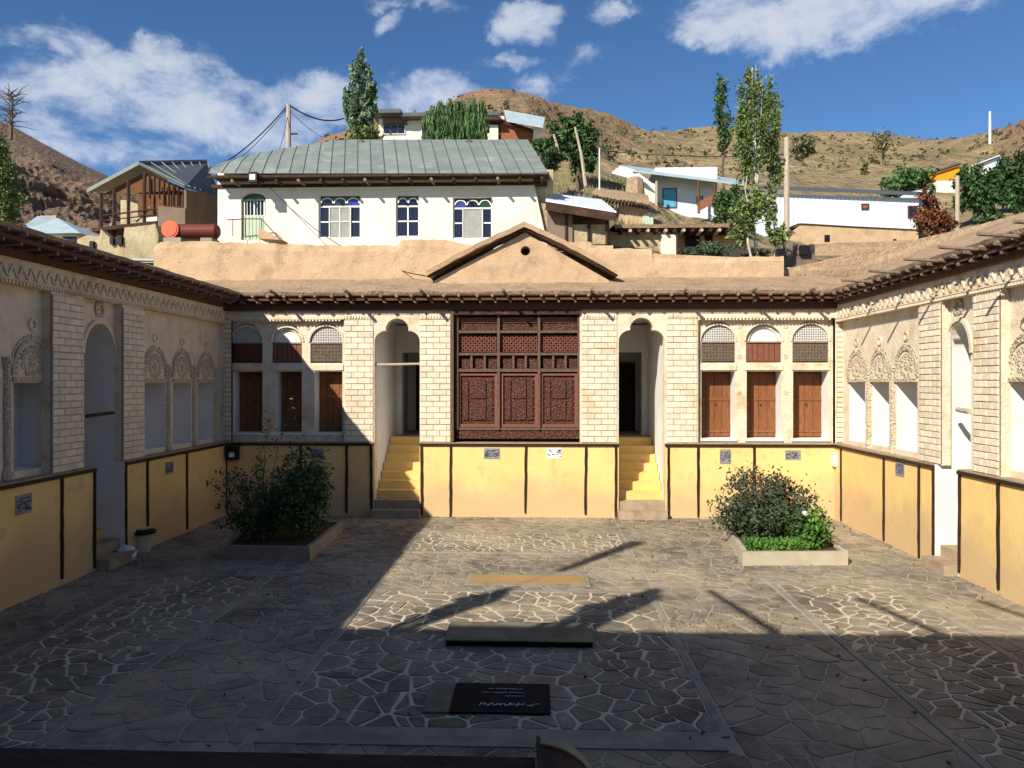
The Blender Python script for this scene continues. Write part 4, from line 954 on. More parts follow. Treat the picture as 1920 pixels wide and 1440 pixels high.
def person(label, base, h, lean=0):
    t = thing('person', label, 'person', base); s = h / 1.7; B = Vector(base)
    J = [(0, 0, .92), (0, 0, 1.12), (0, 0, 1.38), (0, 0, 1.48), (0, 0, 1.6), (-.1, 0, .86), (-.12, .02, .48), (-.12, 0, .06), (.1, 0, .86), (.12, .02, .48), (.12, 0, .06),
         (-.19, 0, 1.38), (-.27, .06, 1.12), (-.16, .24, 1.2), (.19, 0, 1.38), (.27, .06, 1.12), (.16, .24, 1.2), (-.12, .16, .03), (.12, .16, .03)]
    E = [(0, 1), (1, 2), (2, 3), (3, 4), (0, 5), (5, 6), (6, 7), (7, 17), (0, 8), (8, 9), (9, 10), (10, 18), (2, 11), (11, 12), (12, 13), (2, 14), (14, 15), (15, 16)]
    Rr = [.15, .14, .15, .06, .1, .095, .07, .045, .095, .07, .045, .065, .048, .04, .065, .048, .04, .035, .035]
    me = bpy.data.meshes.new('body'); me.from_pydata([B + Vector(j) * s for j in J], E, []); o = bpy.data.objects.new('body', me); COL.objects.link(o); o.parent = t; o.matrix_parent_inverse = Matrix.Translation(t.location).inverted()
    sk = o.modifiers.new('skin', 'SKIN')
    for i, r in enumerate(Rr): me.skin_vertices[0].data[i].radius = (r * s * 1.5, r * s * 1.5)
    me.skin_vertices[0].data[0].use_root = True; o.modifiers.new('sub', 'SUBSURF').levels = 1; o.modifiers['sub'].render_levels = 1; me.materials.append(MT['cloth_dark'])
    w = MB(); w.lathe(B + Vector((0, 0, 1.46)) * s, [(.02 * s, 0), (.1 * s, .03 * s), (.13 * s, .12 * s), (.11 * s, .2 * s), (.02 * s, .25 * s)], 12); w.build('head', 'skin', t, smooth=True)
for tip, yb, lab in (((955, 1105), 1.55, 'person standing on the roof edge at far left, seen only by a shadow'), ((1235, 1105), 1.5, 'tallest person standing on the roof edge, seen only by the shadow'), ((1166, 1122), 1.4, 'shorter person beside the tallest one, seen only by the shadow')):
    g = gnd(*tip); tt = g.y - yb; person(lab, (g.x - .69 * tt, yb, 7.0), .82 * tt - 7.0)
g = gnd(1196, 1017); tt = g.y - 1.4; b0 = Vector((g.x - .69 * tt, 1.4, 7.0)); zt_ = .82 * tt  # unseen pole and bundle, made up to cast the loose shadow on the paving
t = thing('shadow_pole', 'pole with a furled flag on the roof, seen only by its shadow', 'flag pole', b0); w = MB(); w.tube([b0, (b0.x, b0.y, zt_)], .012, .010, 6); w.build('pole', 'metal_grey', t)
w = MB(); w.tube([(b0.x, b0.y, zt_ - 2.0), (b0.x, b0.y, zt_ - 1.4), (b0.x, b0.y, zt_ - .5), (b0.x, b0.y, zt_ - .05)], .10, .2, 8); w.build('shadow_bundle', 'cloth_dark', t)
# ------------------------------------------------------------------ the hillside behind
def lerp(a, b, t): return a + (b - a) * t
def table(T, x):
    if x <= T[0][0]: return T[0][1]
    for (a, b), (c, d) in zip(T, T[1:]):
        if x <= c: t = (x - a) / (c - a); return b + (d - b) * (t if isinstance(b, (int, float)) else t)
    return T[-1][1]
RIDGE = [(-900, 470), (-300, 460), (0, 450), (250, 420), (400, 380), (500, 318), (560, 282), (620, 250), (700, 225), (790, 208), (830, 190), (860, 176), (905, 168), (950, 165), (1000, 173), (1050, 190), (1100, 205), (1150, 221), (1210, 240), (1340, 238), (1480, 250),
         (1600, 248), (1700, 251), (1740, 258), (1820, 259), (1850, 248), (1870, 238), (1920, 212), (2050, 170), (2300, 150), (2900, 260)]
RY = [(-900, 120), (0, 140), (500, 130), (950, 150), (1150, 190), (1300, 240), (1700, 240), (1850, 160), (1920, 130), (2900, 130)]
COLS = [(-900, [(24, 540), (40, 500), (80, 480)]), (0, [(24, 540), (40, 490), (80, 465)]), (250, [(24, 520), (36, 500), (60, 455)]), (500, [(24, 505), (36, 450), (60, 390)]), (700, [(24, 505), (36, 400), (50, 300), (60, 275)]),
        (950, [(24, 505), (36, 400), (50, 300), (60, 268), (90, 232)]), (1090, [(24, 505), (31, 420), (36, 380), (44, 318), (70, 272)]), (1180, [(24, 505), (31, 440), (38, 380), (45, 335), (80, 300)]), (1300, [(24, 505), (34, 450), (41, 408), (52, 355), (90, 320)]),
        (1500, [(24, 505), (36, 470), (42, 455), (50, 375), (90, 325)]), (1700, [(24, 505), (36, 470), (42, 445), (52, 365), (90, 325)]), (1920, [(24, 480), (34, 430), (46, 380), (58, 345), (90, 290)]), (2900, [(24, 480), (46, 400), (90, 330)])]
def ter_py(px, Y):
    r, ry = table(RIDGE, px), table(RY, px)
    for (a, A), (b, B) in zip(COLS, COLS[1:]):
        if px <= b or b == COLS[-1][0]:
            t = min(max((px - a) / (b - a), 0), 1); out = lerp(table(A + [(ry, r)], Y), table(B + [(ry, r)], Y), t * t * (3 - 2 * t)); break
    return out, r, ry
def ter_z(px, Y):
    p, r, ry = ter_py(px, Y)
    if Y <= ry: return H + (CY - p) / F * Y
    return H + (CY - r) / F * ry - (Y - ry) * .35
def terrain(name, px0, px1, npx, Ys, m, rough, seed):
    w = MB(); V = []; n = npx + 1
    for Y in Ys:
        for i in range(n):
            px = px0 + (px1 - px0) * i / npx; q = atD(px, CY, Y); z = ter_z(px, Y); k = min(1, max(0, (Y - 30) / 60)); ry = table(RY, px); near = 1 - .55 * max(0, 1 - abs(Y - ry) / 25)
            z += rough * near * k * (noise.fractal((q.x * .035, q.y * .035, seed), .8, 2.1, 8) * 3.4 - abs(noise.noise((q.x * .09, q.y * .05, seed))) * 2.6 * k) + .10 * noise.noise((q.x * .6, q.y * .6, 1))
            V.append((q.x, q.y, z))
    w.add(V, [(j * n + i, j * n + i + 1, (j + 1) * n + i + 1, (j + 1) * n + i) for j in range(len(Ys) - 1) for i in range(npx)])
    return V, w
Ys = [23.2 + 1.2 * i for i in range(32)] + [62 * 1.035 ** i for i in range(1, 52)]
V, w = terrain('hillside', -900, 2900, 520, Ys, 'hill', .72, 3)
# the stony reddish crest in the middle, dry grass elsewhere
o = w.build('hillside', 'hill', smooth=True); tag(o, kind='structure'); o.data.materials.append(MT['hill_red'])
n = 521; mi = []
for j in range(len(Ys) - 1):
    for i in range(520):
        px = -900 + 3800 * i / 520 + 40 * noise.noise((i * .1, j * .25, 0)); mi.append(1 if 480 < px < 1190 - (0 if Ys[j] > 110 else 60) and Ys[j] > 64 else 1 if px > 1880 and Ys[j] > 90 else 0)
o.data.polygons.foreach_set('material_index', mi)
far = MB().box(-700, 700, -60, 1200, -40.2, -40); far = far.build('valley_ground', 'hill'); tag(far, kind='structure')
# the far rocky mountain on the left
w = MB(); M = [(-1400, 300), (-700, 120), (-300, 160), (-60, 205), (0, 228), (30, 240), (70, 262), (110, 285), (160, 312), (205, 332), (260, 352), (330, 380), (420, 410), (520, 440), (700, 470)]
nx, ny = 300, 90; V = []
for j in range(ny + 1):
    t = j / ny; D = 230 + 170 * t
    for i in range(nx + 1):
        px = -1400 + 2100 * i / nx; r = table(M, px); py = 470 + (r - 470) * (t ** .8); q = atD(px, py, D) if True else None
        rug = noise.fractal((q.x * .018, q.y * .018, q.z * .03), .7, 2.2, 8) * 13 + abs(noise.noise((q.x * .03 + q.z * .02, q.y * .02, 4))) * -16; k = sin(pi * min(t * 1.12, 1)) * .9 + .1 * t
        V.append((q.x + rug * .5 * k, q.y - rug * 1.4 * k, q.z + rug * .55 * k * (1 if t < .93 else .2)))
back = [(V[ny * (nx + 1) + i][0] * 1.2, V[ny * (nx + 1) + i][1] + 120, 0) for i in range(nx + 1)]
V += back
w.add(V, [(j * (nx + 1) + i, j * (nx + 1) + i + 1, (j + 1) * (nx + 1) + i + 1, (j + 1) * (nx + 1) + i) for j in range(ny + 1) for i in range(nx)])
tag(w.build('mountain', 'mountain'), kind='structure')
# scrub on the slopes
w = MB()
for k in range(1000):
    px = random.uniform(1020, 2000) if k % 4 else random.uniform(520, 1020); Y = random.uniform(50, table(RY, px) * .98) if px > 1080 else random.uniform(70, 148); q = atD(px, CY, Y); z = ter_z(px, Y)
    s = random.uniform(.12, .42) * (1 + Y / 150); c = Vector((q.x, q.y, z + s * .2)); t_ = random.uniform(.6, 1.5)
    for i in range(12):
        a = Vector((random.gauss(0, 1), random.gauss(0, 1), random.gauss(0, .5))).normalized(); p = c + a * s * random.uniform(.2, .9); b = a.cross(Vector((random.gauss(0, 1), random.gauss(0, 1), 1))).normalized(); w.add([p - b * s * .4, p + a * s * .3, p + b * s * .4, p - a * s * .3], [(0, 1, 2, 3)], float(t_ * random.uniform(.7, 1.3)))
tag(w.build('scrub', 'leaf_sage'), 'low dry scrub dotted over the bare slopes', 'scrub', kind='stuff')

# ------------------------------------------------------------------ houses
def R(x0, x1, yt, yb, Y):
    a, b = atY((x0 + x1) / 2 if False else x0, yt, Y), atY(x1, yb, Y); return a.x, b.x, atY((x0 + x1) / 2, yb, Y).z, atY((x0 + x1) / 2, yt, Y).z
def window(p, x0, x1, yt, yb, Y, nx=2, ny=2, fm='white_paint', gm='glass_dark', proud=.02, bars=.035, depth=.12):
    a, b, c, d = R(x0, x1, yt, yb, Y); f = .05
    w = MB(); w.box(a, b, Y - proud + .03, Y + .05, c, d); o = w.build('window', fm, p)
    w = MB(); w.box(a, a + f, Y - proud - .03, Y - proud + .03, c, d); w.box(b - f, b, Y - proud - .03, Y - proud + .03, c, d); w.box(a + f, b - f, Y - proud - .03, Y - proud + .03, d - f, d); w.box(a + f, b - f, Y - proud - .03, Y - proud + .03, c, c + f); w.build('frame', fm, o)
    for i in range(nx):
        for j in range(ny):
            u0, u1 = a + f + (b - a - 2 * f) * i / nx + bars * .5, a + f + (b - a - 2 * f) * (i + 1) / nx - bars * .5; v0, v1 = c + f + (d - c - 2 * f) * j / ny + bars * .5, c + f + (d - c - 2 * f) * (j + 1) / ny - bars * .5
            w = MB(); w.box(u0, u1, Y - proud + .0, Y - proud + .028, v0, v1); w.build('pane', gm, o)
    return o
# --- the big white house with the green metal roof
YW = 27.0; FW = Frame('y', YW); white = thing('white_house', 'large whitewashed house with green standing-seam roof and coloured arched windows', 'house', (atY(700, 400, YW).x, YW, 8))
hw = lambda px, py: FW.hit(px, py)
tl, tr, br, bl = hw(408, 336), hw(1000, 338), hw(1027, 462), hw(408, 462)
HW = []; 
def rw(x0, x1, yt, yb): a = hw(x0, yb); b = hw(x1, yt); return rect(a[0], b[0], a[1], b[1])
dA = hw(452, 450); dB = hw(498, 450); dz0 = dA[1]; da = arch(dA[0], dB[0], dz0, hw(475, 374)[1], hw(475, 361)[1], 10)
wins = [(597, 676, 366, 446, 3), (742, 786, 366, 444, 2), (849, 923, 370, 447, 3)]
holes = [da] + [rw(*q[:4]) for q in wins]
w = MB(); FW.panel(w, [(bl[0], bl[1] - 1), (br[0], br[1] - 1), br, tr, (tr[0], tr[1] + .35), (tl[0], tl[1] + .35)], holes, 0, .22); w.build('front_wall', 'white_wall', white)
w = MB(); w.box(tl[0], tl[0] + .3, YW + .23, YW + 8, 6, tl[1] + .3); w.build('side_wall', 'pale_ruin', white); w = MB(); w.box(tr[0] - .2, br[0] + .2, YW + .23, YW + 8, 6, tl[1] + .3); w.build('side_wall', 'pale_ruin', white)
w = MB(); w.box(tl[0] + .3, tr[0] - .2, YW + .9, YW + 1.0, 7, tl[1] + .3); w.build('inner_wall', 'brown_wall', white)
gcols = ['glass_dark', 'glass_green', 'glass_blue']
for wi, (x0, x1, yt, yb, na) in enumerate(wins):
    (a, c), (b, d) = hw(x0, yb), hw(x1, yt); fr_ = MB(); f = .05; D0 = .1
    FW.box(fr_, a, a + f, c, d, D0, D0 + .06); FW.box(fr_, b - f, b, c, d, D0, D0 + .06); FW.box(fr_, a + f, b - f, c, c + f, D0, D0 + .06)
    zm = d - (d - c) * .25; FW.box(fr_, a + f, b - f, zm - .03, zm + .03, D0, D0 + .06)
    wo = fr_.build('window', 'white_paint', white); k = (b - a - 2 * f) / na
    for i in range(na):
        u0 = a + f + i * k; w = MB(); FW.poly(w, arch(u0 + .02, u0 + k - .02, zm + .03, zm + .12, d - .09, 8), D0 + .03); w.build('pane', gcols[(i + wi) % 3] if na == 3 else gcols[0], wo)
        w = MB(); ring(FW, w, u0 + k / 2, zm + .12, k / 2 - .04, k / 2 + .0, D0 - .01, D0 + .05, sy=(d - .06 - zm - .12) / (k / 2)); w.build('arch_bar', 'white_paint', wo)
    w = MB(); FW.poly(w, rect(a, b, zm, d), D0 + .08); w.build('spandrel', 'glass_green', wo)
    zq = (c + zm) / 2 + .02
    if na == 2: cs = [(a + f, (a + b) / 2 - .025), ((a + b) / 2 + .025, b - f)]
    else: cs = [(a + f, a + (b - a) * .24), (b - (b - a) * .24, b - f)]
    for u0, u1 in cs:
        for z0, z1 in ((c + f, zq - .025), (zq + .025, zm - .03)): w = MB(); FW.box(w, u0, u1, z0, z1, D0 + .03, D0 + .045); w.build('pane', 'glass_dark', wo)
        w = MB(); FW.box(w, u0, u1, zq - .025, zq + .025, D0, D0 + .06); w.build('glazing_bar', 'white_paint', wo)
    if na == 2: w = MB(); FW.box(w, (a + b) / 2 - .025, (a + b) / 2 + .025, c + f, zm - .03, D0, D0 + .06); w.build('glazing_bar', 'white_paint', wo)
    else:
        u0, u1 = a + (b - a) * .24, b - (b - a) * .24; n_ = 2 if wi == 0 else 1
        w = MB(); FW.box(w, u0, u0 + .035, c, zm, D0 - .05, D0 + .04); FW.box(w, u1 - .035, u1, c, zm, D0 - .05, D0 + .04); FW.box(w, u0 + .035, u1 - .035, zm - .04, zm, D0 - .05, D0 + .04)
        if n_ == 2: FW.box(w, (u0 + u1) / 2 - .02, (u0 + u1) / 2 + .02, c, zm - .04, D0 - .05, D0 + .04); FW.box(w, u0 + .035, u1 - .035, zq - .02, zq + .02, D0 - .045, D0 + .04)
        w.build('sash', 'white_paint', wo); w = MB(); FW.box(w, u0 + .035, u1 - .035, c + f, zm - .04, D0 - .02, D0 + .02); w.build('curtain', 'curtain', wo)
w = MB(); FW.box(w, dA[0] + .03, dB[0] - .0, dz0 - .4, hw(475, 402)[1], .10, .14); dr = w.build('door', 'green_paint', white)
for i in range(6): w = MB(); u = dA[0] + .08 + i * .13; FW.box(w, u, u + .05, dz0, hw(475, 404)[1], .08, .10); w.build('rib', 'green_paint', dr)
w = MB(); FW.box(w, dA[0] + .03, dB[0], hw(475, 404)[1], hw(475, 375)[1], .16, .18); w.build('door_glass', 'glass_dark', dr)
for i in range(7): w = MB(); u = dA[0] + .05 + i * .125; FW.box(w, u, u + (.05 if i in (0, 3, 6) else .02), hw(475, 402)[1], hw(475, 372)[1], .10, .13); w.build('bar', 'white_paint', dr)
w = MB(); FW.box(w, dA[0], dB[0], hw(475, 375)[1], hw(475, 372)[1], .1, .13); w.build('transom', 'green_paint', dr)
w = MB(); FW.poly(w, arch(dA[0], dB[0], hw(475, 374)[1], hw(475, 373)[1], hw(475, 361)[1], 10), .2); w.build('fanlight', 'glass_green', dr)
w = MB(); q = [hw(437, 418), hw(470, 416), hw(500, 416), hw(545, 462)]; w.tube([FW.p(*q[0], -.5), FW.p(*q[1], -.5), FW.p(*q[2], -.5), FW.p(*q[3], -.9)], .02, n=5)
for px, a_, b_2 in ((447, 416, 448), (470, 416, 448), (500, 416, 455)): p_, r_ = hw(px, a_), hw(px, b_2); w.tube([FW.p(*p_, -.5), FW.p(*r_, -.5)], .015, n=4)
w.build('stair_rail', 'rust', white)
w = MB(); w.hexa([FW.p(*hw(500, 455), -.1), FW.p(*hw(545, 458), -.1), FW.p(*hw(545, 458), -.8), FW.p(*hw(500, 455), -.8)], [FW.p(*hw(500, 436), -.1), FW.p(*hw(503, 436), -.1), FW.p(*hw(503, 436), -.8), FW.p(*hw(500, 436), -.8)]); w.build('stair_flank', 'mud', white)
c = FW.p(*hw(495, 346), -.95); w = MB(); w.box(c.x - .17, c.x + .13, c.y - .1, c.y + .12, c.z - .18, c.z + .18); fl = w.build('floodlight', 'black', white); w = MB(); w.box(c.x - .12, c.x + .08, c.y - .115, c.y - .1, c.z - .11, c.z + .08); w.build('lens', 'white_plastic', fl); w = MB(); w.box(c.x - .03, c.x + .0, c.y + .12, YW, c.z + .05, c.z + .09); w.build('bracket', 'black', fl)
# roof panels: eave points and ridge points, one panel each
YE2, YR2 = 26.25, 31.0
def ridge_pt(px): return atY(px, 263 if px > 640 else lerp(318, 263, min(1, max(0, (px - 395) / 245)) ** .62), lerp(YE2 + .1, YR2, min(1, max(0, (px - 395) / 245)) ** .7))
w = MB(); el, er = atY(388, 327, YE2), atY(1030, 330, YE2); w.box(el.x, er.x, YE2 + .02, YE2 + .1, el.z - .12, el.z - .03); roofo = w.build('roof', 'wood_dark', white)
N = 25
for i in range(N):
    e0, e1 = 390 + (1028 - 390) * i / N, 390 + (1028 - 390) * (i + 1) / N
    def top(e):
        t = (e - 390) / 638; return 398 + (990 - 398) * min(1, t * 1.0) if e > 0 else 0
    r0, r1 = ridge_pt(top(e0) + 22 * (1 - (e0 - 390) / 638) * (e0 > 392)), ridge_pt(top(e1) + 22 * (1 - (e1 - 390) / 638))
    E0, E1 = atY(e0, 325, YE2), atY(e1, 325, YE2); g = .012; w = MB()
    up = Vector((0, 0, .03)); mid0, mid1 = E0.lerp(r0, .5) + Vector((0, 0, .10 if i < 9 else .02)), E1.lerp(r1, .5) + Vector((0, 0, .10 if i < 8 else .02))
    A = [E0 + Vector((g, 0, 0)), E1 - Vector((g, 0, 0)), mid1 - Vector((g, 0, 0)), mid0 + Vector((g, 0, 0))]; B = [mid0 + Vector((g, 0, 0)), mid1 - Vector((g, 0, 0)), r1 - Vector((g, 0, 0)), r0 + Vector((g, 0, 0))]
    for Q in (A, B): w.hexa(Q, [p + up for p in Q])
    w.build('roof_panel', 'metal_green', roofo)
    w = MB(); w.tube([E0 + up, mid0 + up, r0 + up], .022, n=4); w.build('seam', 'metal_grey', roofo)
w = MB(); b1, b2 = ridge_pt(650), ridge_pt(992); w.add([b1, b2, (b2.x, b2.y + 4.8, b2.z - 2.6), (b1.x - 6, b1.y + 4.8, b1.z - 2.6)], [(0, 1, 2, 3)]); w.build('rear_slope', 'metal_green', roofo)
w = MB(); E, Rr_ = atY(1028, 325, YE2), ridge_pt(990); w.add([E, Rr_, (Rr_.x + 1.2, Rr_.y + 2, Rr_.z - 2.4)], [(0, 1, 2)]); w.build('hip_end', 'metal_green', roofo)
for px in (678, 880):
    p = atY(px, 268, YR2 - .3); w = MB(); w.lathe(p - Vector((0, 0, .1)), [(.22, 0), (.2, .12), (.1, .2), (.02, .22)], 10); w.build('vent', 'metal_grey', roofo)
w = MB(); w.box(el.x + .1, er.x - .1, YE2 + .1, YW - .01, el.z - .06, el.z - .03); w.build('soffit', 'wood_dark', roofo)
w = MB(); w.box(tl[0] - .2, tr[0] + .5, YW - .06, YW + .2, el.z - .30, el.z - .18); w.build('wall_beam', 'wood_dark', roofo)
for i in range(15):
    px = 435 + i * 41.5; p = atY(px, 334, YE2); w = MB(); w.tube([(p.x, YE2 - .02, el.z - .24), (p.x, YW + .1, el.z - .22)], .055, .055, 7); w.build('rafter', 'wood_dark' if i % 3 else 'wood_grey', roofo)
# --- house with balcony on the left
lh = thing('balcony_house', 'brown house with gabled grey metal roof and open timber balcony', 'house', (atY(300, 400, 31).x, 31, 8))
A_, B_, C_, D_, E_ = atY(260, 309, 29.5), atY(388, 305, 36), atY(163, 361, 31), atY(346, 352, 28.6), atY(412, 372, 33.5)
th_ = Vector((0, 0, .10))
def slab4(name, q, m, p, t=.08): w = MB(); up = Vector((0, 0, t)); w.hexa(q, [Vector(x) + up for x in q]); return w.build(name, m, p)
rf = slab4('roof', [A_, D_, E_, B_], 'metal_grey', lh)
for i in range(8): t = i / 7; w = MB(); w.tube([A_.lerp(B_, t) + th_, D_.lerp(E_, t) + th_], .025, n=4); w.build('seam', 'metal_green', rf)
C2 = C_ + (B_ - A_) * .9; slab4('roof_slope', [C_, A_, B_, C2], 'metal_green', lh, .16)
w = MB(); k = .93; gb = Vector((.0, .5, 0)); w.add([C_.lerp(D_, .08) + gb, D_ + gb * .6, A_ + gb - Vector((0, 0, .15))], [(0, 1, 2)]); w.build('gable_boards', 'orange_wood', lh)
wl = atY(296, 385, 28.7); wr = atY(346, 385, 28.7)
zb_ = 7.2
w = MB(); w.hexa([(wl.x, 28.7, zb_), (wr.x, 28.75, zb_), (E_.x + .5, 33.6, zb_), (wl.x, 34, zb_)], [(wl.x, 28.7, atY(320, 386, 28.7).z), (wr.x, 28.75, atY(346, 390, 28.7).z), (E_.x + .5, 33.6, atY(400, 395, 33).z), (wl.x, 34, atY(320, 380, 31).z)]); w.build('lower_wall', 'brown_wall', lh)
w = MB(); w.hexa([(wr.x - .1, 28.85, zb_ + 1), (wr.x, 28.85, zb_ + 1), (E_.x + .45, 33.65, zb_ + 1), (E_.x, 33.9, zb_ + 1)], [(wr.x - .1, 28.85, D_.z), (wr.x, 28.85, D_.z), (E_.x + .45, 33.65, E_.z), (E_.x, 33.9, E_.z)]); w.build('side_wall', 'brown_wall', lh)
w = MB(); a, b = atY(256, 0, 30.2), atY(345, 0, 29.2); w.hexa([(a.x, 30.3, 10.2), (b.x, 29.3, 10.2), (b.x, 29.35, 10.2), (a.x, 30.35, 10.2)], [(a.x, 30.3, A_.z - .2), (b.x, 29.3, D_.z), (b.x, 29.35, D_.z), (a.x, 30.35, A_.z - .2)]); w.build('back_boards', 'orange_wood', lh)
for i, px in enumerate(range(272, 346, 9)): p, q = atY(px, 318 + (px - 262) * .42, 29.0), atY(px, 385 if px > 300 else 372, 29.0); w = MB(); w.tube([p, q], .045, n=4); w.build('upright', 'wood_dark', lh)
for px, yt, yb in ((190, 362, 440), (214, 352, 445), (241, 338, 430), (271, 325, 418)): p, q = atY(px, yt, 29.6), atY(px, yb, 29.6); w = MB(); w.tube([p, q], .07, n=5); w.build('post', 'wood_dark', lh)
w = MB(); a, b = atY(186, 432, 29.8), atY(296, 415, 29.4); w.hexa([(a.x, 29.3, a.z - .15), (b.x, 29.3, b.z - .15), (b.x, 32, b.z - .15), (a.x, 32, a.z - .15)], [(a.x, 29.3, a.z), (b.x, 29.3, b.z), (b.x, 32, b.z), (a.x, 32, a.z)]); w.build('balcony_floor', 'wood_dark', lh)
for (x0, x1, yt, yb, m) in ((226, 268, 375, 420, 'pale_ruin'), (268, 300, 378, 415, 'plaster')): a, b, c, d = R(x0, x1, yt, yb, 31); w = MB(); w.box(a, b, 31, 31.3, c, d); w.build('rear_wall', m, lh)
w = MB(); w.tube([atY(206, 430, 29.7), atY(220, 385, 29.7)], .05, n=5); w.tube([atY(255, 416, 29.7), atY(282, 388, 29.7)], .05, n=5); w.build('brace', 'pale_pole', lh)
w = MB(); w.tube([atY(186, 405, 29.6), atY(296, 392, 29.5)], .035, n=5); w.tube([atY(186, 415, 29.6), atY(296, 402, 29.5)], .025, n=5); w.build('balcony_rail', 'wood_dark', lh)
# ruined pale walls below it
ru = mud_wall('ruined_wall', 'crumbling pale yellow wall below the balcony house', [(143, 448), (160, 440), (185, 442), (188, 428), (205, 445), (230, 444), (232, 425), (262, 422), (290, 418), (296, 440)], 28.2, 5.5, .5, 'pale_ruin')
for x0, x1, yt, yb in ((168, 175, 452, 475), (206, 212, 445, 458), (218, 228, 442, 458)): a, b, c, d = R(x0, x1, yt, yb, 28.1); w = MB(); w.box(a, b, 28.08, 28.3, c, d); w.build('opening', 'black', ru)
t = thing('lean_to_roof', 'flat grey sheet roof wedge between the ruined wall and the mud wall', 'roof', atY(240, 480, 25)); a, b, c, d = R(180, 300, 468, 492, 24.5); w = MB(); w.hexa([(a, 24.5, c + .1), (b, 24.2, c), (b, 27, d), (a, 27, d)], [(a, 24.5, c + .16), (b, 24.2, c + .06), (b, 27, d + .06), (a, 27, d + .06)]); w.build('sheet', 'metal_blue', t); w = MB(); w.box(a + .1, b, 24.6, 26.8, 5, c); w.build('shed_wall', 'brown_wall', t)
# tank
p = atY(333, 433, 25.2); t = thing('barrel', 'orange metal tank lying on its side on the mud wall', 'tank', p - Vector((0, 0, .35))); L_ = atY(410, 433, 25.2).x - p.x
w = MB(); c = Vector((p.x - .05, 25.0, p.z)); vs = [(.30, 0), (.30, L_)]; w.lathe(c + Vector((0, .2, -.02)), [(.22, 0), (.25, .05), (.25, L_ - .02), (.18, L_ + .05)], 20, 'x'); w.build('barrel_body', 'rust', t)
w = MB(); c2 = Vector((p.x - .12, 24.9, p.z)); w.lathe(c2, [(.30, 0), (.29, .04)], 24, 'y'); w.lathe(c2 + Vector((0, -.0, 0)), [(.24, -.02), (.24, 0)], 20, 'y'); w.build('end_cap', 'barrel_orange', t)
w = MB(); w.box(p.x - .3, p.x + .3, 24.8, 25.5, p.z - .6, p.z - .3); w.box(p.x + L_ - .5, p.x + L_ - .1, 24.9, 25.5, p.z - .6, p.z - .3); w.build('support', 'concrete', t)
# --- far left blue hip-roofed house
YH = 42; t = thing('distant_house', 'low house with pale blue hipped metal roof behind the left trees', 'house', (atY(90, 430, YH).x, YH, 8)); a, b, c, d = R(45, 146, 440, 500, YH)
w = MB(); w.box(a + .3, b - .1, YH, YH + 5, c, d); w.build('wall', 'white_wall', t)
w = MB(); z1 = atY(75, 405, YH + 2).z; q = atY(70, 405, YH + 2).x; w.add([(a - .4, YH - .4, d), (b + .4, YH - .4, d), (b + .4, YH + 6, d), (a - .4, YH + 6, d), (q, YH + 2, z1), (q + .9, YH + 2.6, z1)], [(0, 1, 5, 4), (1, 2, 5), (2, 3, 4, 5), (3, 0, 4), (0, 3, 2, 1)]); w.build('roof', 'metal_blue', t)
w = MB(); e_, f_, g_, h_ = R(75, 105, 404, 420, YH + 3); w.box(e_, f_, YH + 3, YH + 4, g_, h_); w.build('chimney_block', 'pale_ruin', t)
window(t, 118, 143, 444, 459, YH - .05, 2, 1, 'black', 'glass_dark')
# --- houses high on the slope
YU = 56; t = thing('hilltop_house', 'small flat-roofed house with white window wall above the green roof', 'house', (atY(750, 240, YU).x, YU, 18)); a, b, c, d = R(708, 945, 216, 275, YU)
w = MB(); w.box(a, b, YU + .4, YU + 5, c, d); w.build('wall', 'white_wall', t); a2, b2, c2, d2 = R(706, 752, 206, 213, YU - .6); w = MB(); w.box(a2 - .4, b2, YU - .8, YU + 5, c2, d2); w.box(b2, atY(935, 0, YU - .5).x, YU - .6, YU + 5, c2 - .2, c2 + .06); w.build('roof', 'metal_grey', t)
w = MB(); a2, b2, c2, d2 = R(765, 800, 217, 222, YU); w.box(a2, b2, YU - .4, YU + .3, c2, d2); w.build('eave_board', 'orange_wood', t)
window(t, 718, 760, 232, 252, YU + .35, 3, 2); a2, b2, c2, d2 = R(716, 762, 215, 232, YU); w = MB(); w.box(a2, b2, YU + .3, YU + .39, c2, d2); w.build('brown_panel', 'brown_wall', t); window(t, 790, 802, 230, 258, YU + .35, 1, 2)  # brown panel between the window head and the roof
YV = 52; t = thing('hilltop_house', 'red brick house with sloping grey tin roof and white gable post', 'house', (atY(980, 240, YV).x, YV, 17))
q = [atY(945, 208, YV), atY(1022, 222, YV), atY(1018, 240, YV - 1.5), atY(950, 228, YV - 1.5)]; slab4('roof', q, 'metal_blue', t, .08)
w = MB(); P = [atY(937, 226, YV), atY(1000, 245, YV), atY(1000, 290, YV), atY(937, 290, YV)]; w.prism(P, (0, 3, 0)); w.build('wall', 'brick_red', t)
w = MB(); w.tube([atY(935, 224, YV - .3), atY(1000, 246, YV - .3)], .12, n=4); w.build('eave', 'wood_dark', t); w = MB(); a, b, c, d = R(1000, 1016, 228, 258, YV - .5); w.box(a, b, YV - .5, YV + 2, c, d); w.build('white_gable', 'white_paint', t)
w = MB(); a, b, c, d = R(918, 934, 234, 262, YV - .3); w.box(a, b, YV - .3, YV + 2, c - 1, d); w.build('plaster_wall', 'white_wall', t); w = MB(); a, b, c, d = R(906, 940, 224, 229, YV - .3); w.box(a, b, YV - .8, YV + 2, c, d); w.build('flat_roof', 'wood_dark', t)
